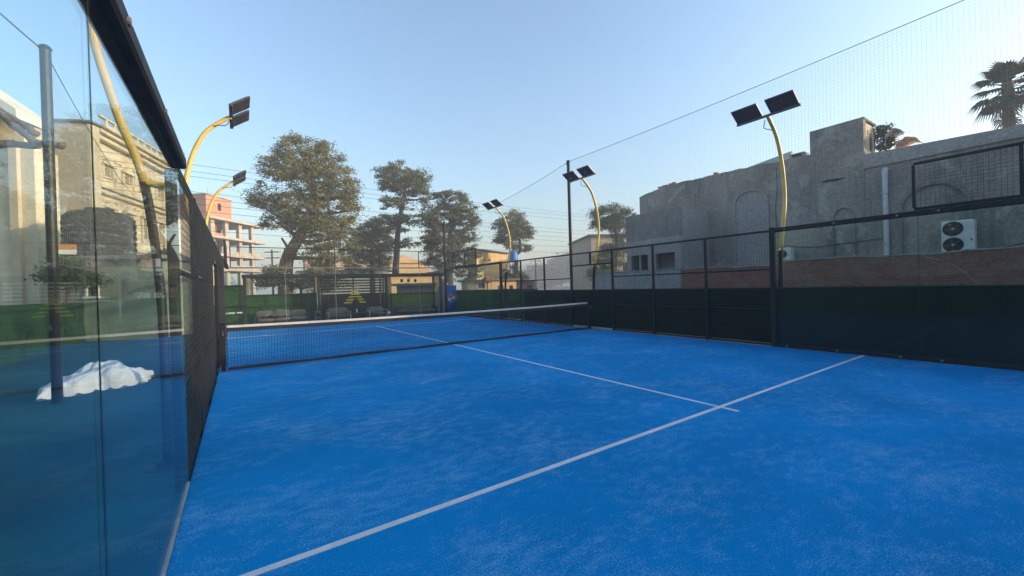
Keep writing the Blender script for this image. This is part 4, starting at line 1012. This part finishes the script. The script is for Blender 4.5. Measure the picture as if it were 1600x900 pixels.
# ================================================================ BUILDINGS BEYOND
def frame(px0, dep0, ang):             # local frame: origin on the ground, x along a facade with heading ang (clockwise from +Y)
    p = at(px0, 460, dep0); return np.array((float(p[0]), float(p[1]), 0.)), math.pi/2-R(ang)
def lx(o, rz, px):                     # local x at which the facade plane meets the sight line through px
    d = ray(px, 455); u = np.array((math.cos(rz), math.sin(rz))); A = np.array(((d[0], -u[0]), (d[1], -u[1]))); b = o[:2]-CAM[:2]
    s = np.linalg.solve(A, b); return float(s[1])
def lz(o, rz, px, py, yoff=0):
    x = lx(o, rz, px); p = o[:2]+np.array((math.cos(rz), math.sin(rz)))*x; d = ray(px, py); s = np.dot(p-CAM[:2], _f[:2])/np.dot(d[:2], _f[:2])
    return float(CAM[2]+d[2]*s)
def wall_with_windows(t, name, mat, x0, x1, z0, z1, th, wins, wmat='window_dark', frame_mat=None, y=0, sill=True):
    # wall front at y (local, outward is -y); openings cut as a grid of blocks
    xs_ = sorted({x0, x1, *[w_[0] for w_ in wins], *[w_[1] for w_ in wins]}); zs_ = sorted({z0, z1, *[w_[2] for w_ in wins], *[w_[3] for w_ in wins]})
    mb = MB()
    for i in range(len(xs_)-1):
        for j in range(len(zs_)-1):
            cxx, czz = (xs_[i]+xs_[i+1])/2, (zs_[j]+zs_[j+1])/2
            if any(w_[0] < cxx < w_[1] and w_[2] < czz < w_[3] for w_ in wins): continue
            a, b, c_, d_ = xs_[i], xs_[i+1], zs_[j], zs_[j+1]
            mb.add([(a,y,c_),(b,y,c_),(b,y,d_),(a,y,d_)], [(0,1,2,3)]); mb.add([(a,y+th,c_),(b,y+th,c_),(b,y+th,d_),(a,y+th,d_)], [(3,2,1,0)])
    mb.add([(x0,y,z0),(x0,y+th,z0),(x0,y+th,z1),(x0,y,z1)], [(0,1,2,3)][::1]); mb.add([(x1,y,z0),(x1,y,z1),(x1,y+th,z1),(x1,y+th,z0)], [(0,1,2,3)])
    mb.add([(x0,y,z1),(x1,y,z1),(x1,y+th,z1),(x0,y+th,z1)], [(0,1,2,3)])
    for a, b, c_, d_ in wins:
        mb.add([(a,y,c_),(b,y,c_),(b,y+th,c_),(a,y+th,c_)], [(3,2,1,0)]); mb.add([(a,y,d_),(b,y,d_),(b,y+th,d_),(a,y+th,d_)], [(0,1,2,3)])
        mb.add([(a,y,c_),(a,y+th,c_),(a,y+th,d_),(a,y,d_)], [(0,1,2,3)]); mb.add([(b,y,c_),(b,y,d_),(b,y+th,d_),(b,y+th,c_)], [(0,1,2,3)])
    o = mb.build(name, mat, t)
    for a, b, c_, d_ in wins:
        if wmat: 
            wn = MB().box((a, y+th*.7, c_), (b, y+th*.75, d_)).build('window', wmat, t)
            if frame_mat:
                MB().box((a-.07, y-.04, c_-.07), (a, y+.03, d_+.07)).build('window_frame', frame_mat, wn); MB().box((b, y-.04, c_-.07), (b+.07, y+.03, d_+.07)).build('window_frame', frame_mat, wn)
            if sill: MB().box((a-.1, y-.08, c_-.10), (b+.1, y+.02, c_-.02)).build('sill', frame_mat or mat, wn)
    return o
# --- unfinished concrete frame with a brick rooftop room
o_, rz = frame(332, 50, 38.6)
ub_ = thing('unfinished_building', 'unfinished concrete frame building with a red brick room on its roof', 'building', tuple(o_), rz, world=False)
xe = lx(o_, rz, 408); xr = lx(o_, rz, 368)
zsl = [lz(o_, rz, 345, 340), lz(o_, rz, 345, 369), lz(o_, rz, 360, 398), lz(o_, rz, 360, 420)]
dpb = 9.0; x_0 = -.6
for i, z in enumerate(zsl): MB().bbox((x_0, -.55, z-.32), (xe+.6, dpb, z), .03).build('floor_slab', 'raw_concrete', ub_)
cols = [lx(o_, rz, q) for q in (336, 358, 379, 398)]; zz = zsl+[-.1]
for i in range(4):
    for cxx in cols:
        for yy in (.0, dpb*.55, dpb-.5): MB().bbox((cxx-.28, yy, zz[i+1]), (cxx+.28, yy+.45, zz[i]-.321), .02).build('column', 'raw_concrete', ub_)
for i, mt in ((0, 'red_brick_far'), (1, 'grey_wall')):
    MB().bbox((x_0+.1, 1.2, zz[i+1]), (cols[1]-.3, 1.45, zz[i]-.322), .01).build('infill_wall', mt, ub_)
    MB().bbox((x_0+.1, 1.46, zz[i+1]), (x_0+.35, dpb-.6, zz[i]-.322), .01).build('infill_wall', mt, ub_)
for i in (1, 2): MB().bbox((cols[1]+.3, .1, zz[i+1]), (xe+.3, .25, zz[i+1]+.5), .02).build('parapet_wall', 'raw_concrete', ub_)
MB().bbox((x_0+.3, .3, zz[1]), (cols[1]-.3, .4, zz[1]+.45), .02).build('parapet_wall', 'pink_brick_far', ub_)
zt1 = lz(o_, rz, 332, 304)
wall_with_windows(ub_, 'brick_room_wall', 'pink_brick_far', -.3, xr, zsl[0]+.01, zt1, .25, [(lx(o_, rz, 347), lx(o_, rz, 352), lz(o_, rz, 349, 329), lz(o_, rz, 349, 318))], 'dark_hole', None, .2, False)
t2 = MB().box((-.3, .451, zsl[0]+.01), (-.06, 5.6, zt1-.002)); t2.build('brick_room_wall', 'pink_brick_far', ub_)
MB().box((-.30-.004, 2.2, zsl[0]+1.1), (-.29, 3.3, zsl[0]+2.1)).build('window', 'dark_hole', ub_)
MB().box((-.059, 5.35, zsl[0]+.01), (xr, 5.6, zt1-.004)).build('brick_room_wall', 'pink_brick_far', ub_); MB().box((xr-.25, .451, zsl[0]+.01), (xr-.001, 5.349, zt1-.006)).build('brick_room_wall', 'pink_brick_far', ub_)
MB().bbox((-.4, .05, zt1+.001), (xr+.1, 5.8, zt1+.14), .02).build('room_roof', 'raw_concrete', ub_)
MB().bbox((-6.5, 2, -.1), (-.65, dpb, zsl[0]-.6), .02).build('side_wing', 'white_plaster', ub_)
MB().tube([(xr*.4, 1.5, zt1), (xr*.4, 1.5, zt1+1.3)], .05, 6).build('pillar_rod', 'raw_concrete', ub_)
for k in range(5): MB().tube([(xe-.2-k*.5, .1, zsl[0]), (xe-.2-k*.5, .1, zsl[0]+.25+.1*(k % 2))], .03, 5).build('starter_bar', 'timber', ub_)

# --- ornate classical building, seen through the left glass
o_, rz = frame(154, 22, 16.5)
cb_ = thing('ornate_building', 'cream ornate building with cornices and pedimented windows behind the left glass', 'building', tuple(o_), rz, world=False)
xe = lx(o_, rz, 262); ztop = lz(o_, rz, 156, 196); zc = [lz(o_, rz, 160, 292), lz(o_, rz, 162, 385)]
nb = 4; bw = xe/nb; wins = []
fl_z = [(zc[0], ztop-.9), (zc[1], zc[0]), (.0, zc[1])]
for z0, z1 in fl_z[:2]:
    for k in range(nb): wins.append((k*bw+bw*.33, k*bw+bw*.67, z0+.75, z1-1.15))
wall_with_windows(cb_, 'facade', 'cream_stone', 0, xe, -.1, ztop, .4, wins, 'window_dark', 'cream_stone')
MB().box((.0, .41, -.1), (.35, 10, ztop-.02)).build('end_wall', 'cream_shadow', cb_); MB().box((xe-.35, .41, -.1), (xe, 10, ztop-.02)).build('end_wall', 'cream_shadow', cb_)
MB().box((.36, .41, ztop-.3), (xe-.36, 10, ztop-.1)).build('roof', 'roof_grey', cb_)
for z, pj, h in ((ztop, .75, .22), (ztop-.25, .55, .2), (ztop-.5, .35, .22), (zc[0]+.1, .45, .2), (zc[0]-.14, .28, .2), (zc[1]+.1, .4, .2), (zc[1]-.12, .25, .18)):
    MB().bbox((-.3, -pj, z-h+.003), (xe+.3, -.002, z), .03).build('cornice', 'cream_stone', cb_)
for k in range(nb+1):
    for z0, z1 in fl_z[:2]:
        x = min(max(k*bw, .25), xe-.25); pl = MB().bbox((x-.22, -.16, z0+.12), (x+.22, -.002, z1-.72), .02).build('pilaster', 'cream_stone', cb_)
        MB().bbox((x-.29, -.22, z1-.72+.002), (x+.29, -.004, z1-.55), .02).build('capital', 'cream_stone', pl)
for a, b, z0, z1 in wins:
    for s in (a-.22, b+.08): MB().bbox((s, -.2, z0-.05), (s+.14, -.05, z1+.05), .02).build('window_column', 'cream_stone', cb_)
    MB().prism([(a-.34, z1+.1), (b+.34, z1+.1), ((a+b)/2, z1+.55)], 1, -.26, -.01).build('pediment', 'cream_stone', cb_)
for k in range(10): x = (k+.5)*xe/10; MB().lathe((x, -.4, ztop+.002), [(.08, 0), (.11, .15), (.06, .3), (.1, .42)], 8).build('baluster', 'cream_stone', cb_)
MB().bbox((-.2, -.5, ztop+.425), (xe+.2, -.3, ztop+.52), .02).build('balustrade_rail', 'cream_stone', cb_)

# --- plain tan house wall and white wall at the far left
o_, rz = frame(56, 17, 34.08+80)
th_ = thing('tan_house', 'plain tan rendered house wall behind the black water tank', 'building', tuple(o_), rz, world=False)
x1 = lx(o_, rz, 150); zt_ = lz(o_, rz, 100, 190)
MB().bbox((-1.0, 0, -.1), (x1, .5, zt_), .03).build('wall', 'tan_plaster', th_); MB().bbox((-1.1, -.12, zt_+.001), (x1+.1, .6, zt_+.10), .02).build('roof_edge', 'roof_grey', th_)
for pa, pb, p0, p1 in ((75, 110, 290, 345), (60, 108, 196, 216)):
    a, b = lx(o_, rz, pa), lx(o_, rz, pb); z0, z1 = lz(o_, rz, pa, p1), lz(o_, rz, pa, p0); k = 14
    P = [((a+b)/2+(b-a)/2*math.cos(q)*(1+.2*math.sin(q*3)), (z0+z1)/2+(z1-z0)/2*math.sin(q)*(1+.25*math.cos(q*2))) for q in np.linspace(0, 2*math.pi, k, endpoint=False)]
    MB().prism(P, 1, -.008, -.001).build('plaster_patch', 'white_plaster', th_)
o_, rz = frame(-70, 14.5, 34.08+78)
wh_ = thing('gabled_house', 'cream rendered house with a gable cornice at the far left behind glass', 'building', tuple(o_), rz, world=False)
x1 = lx(o_, rz, 62); zt_ = lz(o_, rz, 20, 228)
MB().bbox((0, 0, -.1), (x1, 1.0, zt_), .03).build('wall', 'cream_stone', wh_)
a, b = lx(o_, rz, 25), lx(o_, rz, 40); MB().bbox((a, -.15, -.1), (b, -.002, zt_-.02), .02).build('pilaster', 'tan_plaster', wh_)
zg = lz(o_, rz, -69, 108); xg = lx(o_, rz, 42)
MB().prism([(0, zt_+.002), (xg, zt_+.002), (xg, lz(o_, rz, 42, 190)), (0, zg)], 1, .1, .9).build('gable', 'yellow_wall', wh_)
p0_, p1_ = np.array((0, 0, zg+.05)), np.array((xg+.1, 0, lz(o_, rz, 42, 186)))
MB().obox((p0_+p1_)/2+np.array((0, .45, .1)), (p1_-p0_)/2, (0, .75, 0), (0, 0, .16)).build('gable_cornice', 'white_plaster', wh_)
for k in range(14): 
    z = zt_*(k+1)/15; MB().box((0, -.012, z), (a-.01, -.001, z+.03)).build('render_band', 'cream_stone', wh_)
# timber poles fixed under the gable
for i, (A_, B_) in enumerate([((-40, 226, 13.6), (72, 226, 13.9)), ((-10, 170, 13.6), (52, 222, 13.7)), ((12, 180, 13.8), (58, 210, 13.8)), ((60, 224, 13.4), (100, 228, 13.2))]):
    lbs = ['long level rough timber pole in front of the gabled house', 'left sloping timber pole above the long level one', 'short sloping timber pole next to the dark pole', 'knobbed timber pole end sticking out right of the dark pole']
    p, q = at(*A_), at(*B_); m = MB(); k = 8
    m.tube([p+(q-p)*s/k+RNG.normal(size=3)*.02 for s in range(k+1)], [.10+.03*random.random() for _ in range(k+1)], 8); tag(m.build('timber_pole', 'timber', None, True), lbs[i], 'timber', 'timber poles on the gabled house')
# --- shed carrying the black water tank
o_, rz = frame(112, 14.2, 34.08+84)
sh = thing('shed', 'low pale green shed carrying the black water tank', 'shed', tuple(o_), rz, world=False)
x1 = lx(o_, rz, 252); zr = lz(o_, rz, 158, 400)
wall_with_windows(sh, 'wall', 'shed_green', 0, x1, -.1, zr-.15, .2, [(lx(o_, rz, 137), lx(o_, rz, 152), lz(o_, rz, 145, 462), lz(o_, rz, 145, 445))], 'window_dark', 'white_paint')
MB().box((0, .21, -.1), (.2, 3, zr-.152)).build('wall', 'shed_green', sh); MB().box((x1-.2, .21, -.1), (x1, 3, zr-.152)).build('wall', 'shed_green', sh)
MB().bbox((-.15, -.25, zr-.149), (x1+.2, 3.2, zr), .02).build('roof', 'cement_smooth', sh)
c = at(158, 398, 15.1)
tk = thing('water_tank', 'ribbed black plastic water tank standing on the shed roof', 'water tank', (float(c[0]), float(c[1]), zr))
hh = 73*15.1/FPX; rw = 42*15.1/FPX
pf = [(rw*.97, 0)]
for k in range(6): z = hh*.78*(k+.5)/6; pf += [(rw, z-.06), (rw, z+.03), (rw*.965, z+.06), (rw*.965, z+.09)]
pf += [(rw*.98, hh*.84), (rw*.8, hh*.95), (rw*.42, hh*.98), (rw*.4, hh*1.0), (rw*.4, hh*1.05), (.05, hh*1.06)]
MB().lathe((c[0], c[1], zr+.002), pf, 40).build('body', 'tank_black', tk, True)
MB().tube([(c[0]+rw, c[1], zr+.15), (c[0]+rw+.25, c[1], zr+.15), (c[0]+rw+.25, c[1], -.05)], .035, 8).build('outlet_pipe', 'pvc', tk)
p = at(103, 391, 13.6); t = thing('sign_board', 'small orange and white board left of the water tank', 'sign', tuple(p))
MB().bbox((p[0]-.25, p[1]-.02, p[2]-.14), (p[0]+.25, p[1]+.02, p[2]+.02), .005).build('lower_band', 'white_paint', t); MB().bbox((p[0]-.25, p[1]-.02, p[2]+.022), (p[0]+.25, p[1]+.02, p[2]+.20), .005).build('upper_band', 'sign_orange', t)
for s in (-.2, .2): MB().tube([(p[0]+s, p[1]+.03, -.05), (p[0]+s, p[1]+.03, p[2]+.1)], .02, 6).build('post', 'timber', t)

# --- white covered bundle on the ground outside the left glass
V = []; F = []; NU, NV = 80, 40
rg = np.random.default_rng(11); ph = rg.uniform(0, 6, 8)
def bundle(u, v):
    x = -2.22+1.16*u; y = -.52+.45*u+.85*v
    e = (math.sin(math.pi*min(1, max(0, u)))**.45)*(math.sin(math.pi*v)**.5)
    h = .36*e**.7*(.66+.34*math.sin(u*2.4+.35))+.05*math.sin(u*9+v*4+ph[0])*e+.028*math.sin(u*23+v*15+ph[1])*e+.016*math.sin(u*31-v*27+ph[2])*e+.010*abs(math.sin(u*26+v*38+ph[4]))*e+.008*abs(math.sin(u*60-v*21+ph[5]))
    f_ = .022*math.sin(u*40+v*6)*(1-e)
    return (x+.03*math.sin(v*17+u*5), y+.04*math.sin(u*14+ph[3]), max(-.045, -.04+h+f_))
for j in range(NV+1):
    for i in range(NU+1): V.append(bundle(i/NU, j/NV))
for j in range(NV):
    for i in range(NU): a = j*(NU+1)+i; F.append((a, a+1, a+NU+2, a+NU+1))
n0 = len(V); V += [(x, y, GL+.004) for x, y, z in V]
F += [tuple(n0+k for k in q[::-1]) for q in F[:]]
tag(MB().add(V, F).build('covered_bundle', 'sheet_white', None, True), 'crumpled white sheet over a bundle on the ground behind the left glass', 'bundle')

# --- small houses beyond the far end
def house(name, label, px0, dep, ang, px1, ptop, mat, deep, wins=(), roofmat='roof_grey', slope=None, over=.3):
    o_, rz = frame(px0, dep, ang); t = thing(name, label, 'building', tuple(o_), rz, group='buildings beyond the court', world=False)
    x1 = lx(o_, rz, px1); zt_ = lz(o_, rz, (px0+px1)/2, ptop)
    ws = [(lx(o_, rz, a), lx(o_, rz, b), lz(o_, rz, (a+b)/2, d_), lz(o_, rz, (a+b)/2, c_)) for a, b, c_, d_ in wins]
    wall_with_windows(t, 'front_wall', mat, 0, x1, -.1, zt_, .25, ws, 'window_dark', None, 0, True)
    MB().box((0, .26, -.1), (.25, deep, zt_-.01)).build('side_wall', mat, t); MB().box((x1-.25, .26, -.1), (x1, deep, zt_-.01)).build('side_wall', mat, t)
    MB().box((.26, deep-.25, -.1), (x1-.26, deep, zt_-.01)).build('rear_wall', mat, t)
    s = slope or 0
    MB().prism([(-over, zt_+.002+s), (x1+over, zt_+.002), (x1+over, zt_+.16), (-over, zt_+.16+s)], 1, -over, deep+over).build('roof', roofmat, t)
    if s: MB().prism([(0, zt_+.001), (x1, zt_+.001), (0, zt_+s)], 1, 0.0, deep).build('gable_wall', mat, t)
    return t, o_, rz, x1, zt_
house('yellow_house', 'tall yellow-ochre house with a dark sloping roof edge', 746, 44, 62, 794, 394, 'yellow_wall', 1.2, [(757,760,404,408), (765,768,405,408)], 'dark_roof')
house('yellow_annexe', 'low orange-yellow annexe with dark windows under the yellow house', 763, 41, 95, 807, 438, 'orange_wall', 1.6, [(748+30,787,446,452), (796,802,446,452)], 'roof_grey')
house('porch_house', 'low sandy building with a shuttered opening left of the annexe', 731, 40, 95, 762, 440, 'peach_wall', 1.6, [(747.5,758,441,450)], 'roof_grey')
house('pink_house', 'small pink house with one white-framed window', 809, 52, 92, 836, 440, 'pink_wall', 2, [(824,832,445,451)], 'roof_grey')
house('orange_house', 'low orange house with three small dark windows seen through the pergola', 612, 34, 95, 690, 430, 'orange_wall', 2, [(626,630.5,436,441), (636.5,641,436,441), (647,651.5,436,441)], 'roof_grey')
house('peach_house', 'peach house with a stepped gable behind the tall thin tree', 600, 55, 92, 672, 411, 'orange_wall', 3, [(628,630,406+8,420), (634,636,414,420)], 'roof_grey')
_p = frame(612, 53.5, 92); t = thing('gable_front', 'stepped orange gable rising over the peach house roof', 'gable', tuple(_p[0]), _p[1], world=False)
xa, xb, xm = 0, lx(*_p, 660), lx(*_p, 632); MB().prism([(xa, 5.0), (xb, 5.0), (xb, lz(*_p, 655, 409)), (lx(*_p, 645), lz(*_p, 645, 404)), (xm, lz(*_p, 632, 398)), (lx(*_p, 620), lz(*_p, 620, 405)), (xa, lz(*_p, 614, 409))], 1, 0, .3).build('face', 'orange_wall', t)
MB().box((xa, .301, 0), (xb, .8, 5.2)).build('support', 'orange_wall', t)
house('tan_block', 'long pinkish-tan building behind the big tree trunk', 478, 60, 92, 572, 402, 'peach_wall', 3, [(500,504,408,414), (520,524,408,414), (545,549,408,414)], 'roof_grey')
house('white_block', 'low whitish wall building behind the shrubby tree', 470, 44, 34.08+84, 600, 424, 'white_plaster', 5, [], 'roof_grey')
house('grey_block', 'long low grey roofed building seen below the pergola beam', 620, 27, 34.08+82, 692, 446, 'roof_grey', 4, [], 'roof_grey')
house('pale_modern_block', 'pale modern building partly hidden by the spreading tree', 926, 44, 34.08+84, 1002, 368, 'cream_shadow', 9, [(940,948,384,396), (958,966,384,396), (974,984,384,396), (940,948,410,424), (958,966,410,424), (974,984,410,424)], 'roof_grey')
c = at(802, 392, 44.5); t = thing('roof_tank', 'bright blue cylindrical tank beside the yellow house', 'water tank', (float(c[0]), float(c[1]), float(at(802, 408, 44.5)[2])))
z0 = float(at(802, 408, 44.5)[2]); MB().lathe((c[0], c[1], z0), [(.45, 0), (.48, .1), (.46, .3), (.48, .5), (.46, .75), (.48, .9), (.40, 1.12), (.15, 1.2)], 18).build('body', 'blue_plastic', t, True)
for s in (-.3, .3):
    for q in (-.3, .3): MB().tube([(c[0]+s, c[1]+q, -.1), (c[0]+s, c[1]+q, z0)], .05, 6).build('stand_leg', 'dark_frame', t)
MB().box((c[0]-.5, c[1]-.5, z0-.08), (c[0]+.5, c[1]+.5, z0-.002)).build('platform', 'raw_concrete', t)
c = at(762, 436, 40.5); t = thing('red_awning', 'small red awning in front of the yellow house', 'awning', (float(c[0]), float(c[1]), 0))
zc_ = float(at(762, 437, 40.5)[2]); MB().obox((c[0], c[1], zc_), (.42, 0, 0), (0, .35, -.12), (0, .02, .2)).build('canopy', 'red_paint', t)
for s in (-.38, .38): MB().tube([(c[0]+s, c[1], -.1), (c[0]+s, c[1], zc_)], .03, 6).build('post', 'dark_frame', t)

# --- utility poles and overhead wires
def upole(px, dep, ptop, label, arms=2, r=.11):
    g = at(px, 460, dep); zt_ = float(at(px, ptop, dep)[2]); t = thing('utility_pole', label, 'utility pole', (float(g[0]), float(g[1]), 0), group='utility poles')
    MB().tube([(g[0], g[1], -.2), (g[0], g[1], zt_)], [r*1.2, r*.8], 10).build('shaft', 'dark_trunk', t)
    for k in range(arms):
        z = zt_-.3-k*.7; ar = MB().obox((g[0], g[1]-.12, z), np.array((_r[0], _r[1], 0))*.9, np.array((_f[0], _f[1], 0))*.05, (0, 0, .05)).build('cross_arm', 'dark_trunk', t)
        for s in (-.8, -.4, .4, .8): MB().lathe((g[0]+_r[0]*s, g[1]-.12+_r[1]*s, z+.05), [(.03, 0), (.05, .05), (.03, .1), (.05, .14), (.02, .18)], 8).build('insulator', 'lamp_white', ar)
upole(427, 48, 390, 'thin utility pole with crossarms between the unfinished building and the big tree')
upole(838, 70, 405, 'thin utility pole standing before the hazy distant trees', 1)
ya_ = [(249, 'uppermost overhead wire crossing behind the curved floodlights'), (260, 'second overhead wire from the top'), (268, 'third overhead wire from the top'), (292, 'fourth overhead wire, alone in a gap'),
       (302, 'fifth overhead wire from the top'), (311, 'sixth overhead wire from the top'), (322, 'seventh overhead wire from the top'), (338, 'eighth overhead wire, through the middle of the big tree'), (352, 'lowest overhead wire, at the foot of the tree crowns')]
yb_ = [330, 334, 340, 356, 361, 368, 374, 382, 392]
for (y0, lb), y1 in zip(ya_, yb_):
    # the line of the wire through (280, y0) and (900, y1), from 15.7 m to 47.6 m away
    f0 = lambda x: y0+(y1-y0)*(x-280)/620
    A = at(-60, f0(-60), 15.7); B = at(1000, f0(1000), 47.6)
    wirething('overhead_wire', lb, sag_pts(A, B, .35, 20), .009, 'cable', 'cable', 'overhead wires')

# --- unseen house and trees added to darken the reflections in the glass
o_ = thing('rear_house', 'plain dark grey house behind the near end of the court', 'building', (4, -17, 0))
wall_with_windows(o_, 'front_wall', 'cement_rough', -8, 20, -.1, 5.2, .3, [(-4, -2.6, 1.0, 2.4), (1, 2.4, 1.0, 2.4), (6, 7.4, 1.0, 2.4)], 'window_dark', None, -17.3)
for v_ in o_.children:
    if v_.name.startswith('front'): break
MB().box((-8, -24, -.1), (20, -17.6, 5.0)).build('rear_block', 'cement_rough', o_)
for k, (x, y) in enumerate([(-9, -13), (-10, -7.5), (-9.3, -2)]):
    t = thing('side_tree', ['dense tree outside the left fence, nearest the rear house', 'dense tree outside the left fence, middle of three', 'dense tree outside the left fence, nearest the net'][k], 'tree', (x, y, 0), group='trees left of the court')
    MB().tube(catmull([(x, y, -.2), (x+.1, y, 1.2), (x, y+.1, 2.6), (x, y, 4)]), np.linspace(.2, .08, 19), 8).build('trunk', 'dark_trunk', t, True)
    P = []
    for q in range(70):
        v = RNG.normal(size=3); v /= np.linalg.norm(v); c = np.array((x, y, 3.3))+v*np.array((2.1, 2.7, 2.6))*RNG.uniform(.4, 1); P.append(c+RNG.normal(size=(60, 3))*np.array((.45, .45, .3)))
    leaf_mesh('crown', np.concatenate(P), .42, 'leaf_dark', t, off=(x, y, 0))

# ================================================================ AIR
hz = MB().box((-640, -640, -1.1), (640, 640, 24)); ho = hz.build('haze', 'black_paint'); ho['kind'] = 'stuff'
hm_ = bpy.data.materials.new('haze'); hm_.use_nodes = True; nt = hm_.node_tree; nt.nodes.clear()
pv = nt.nodes.new('ShaderNodeVolumePrincipled'); pv.inputs['Density'].default_value = HAZE; pv.inputs['Color'].default_value = (.86, .90, .95, 1); pv.inputs['Anisotropy'].default_value = .0
mo = nt.nodes.new('ShaderNodeOutputMaterial'); nt.links.new(pv.outputs[0], mo.inputs['Volume'])
ho.data.materials.clear(); ho.data.materials.append(hm_)
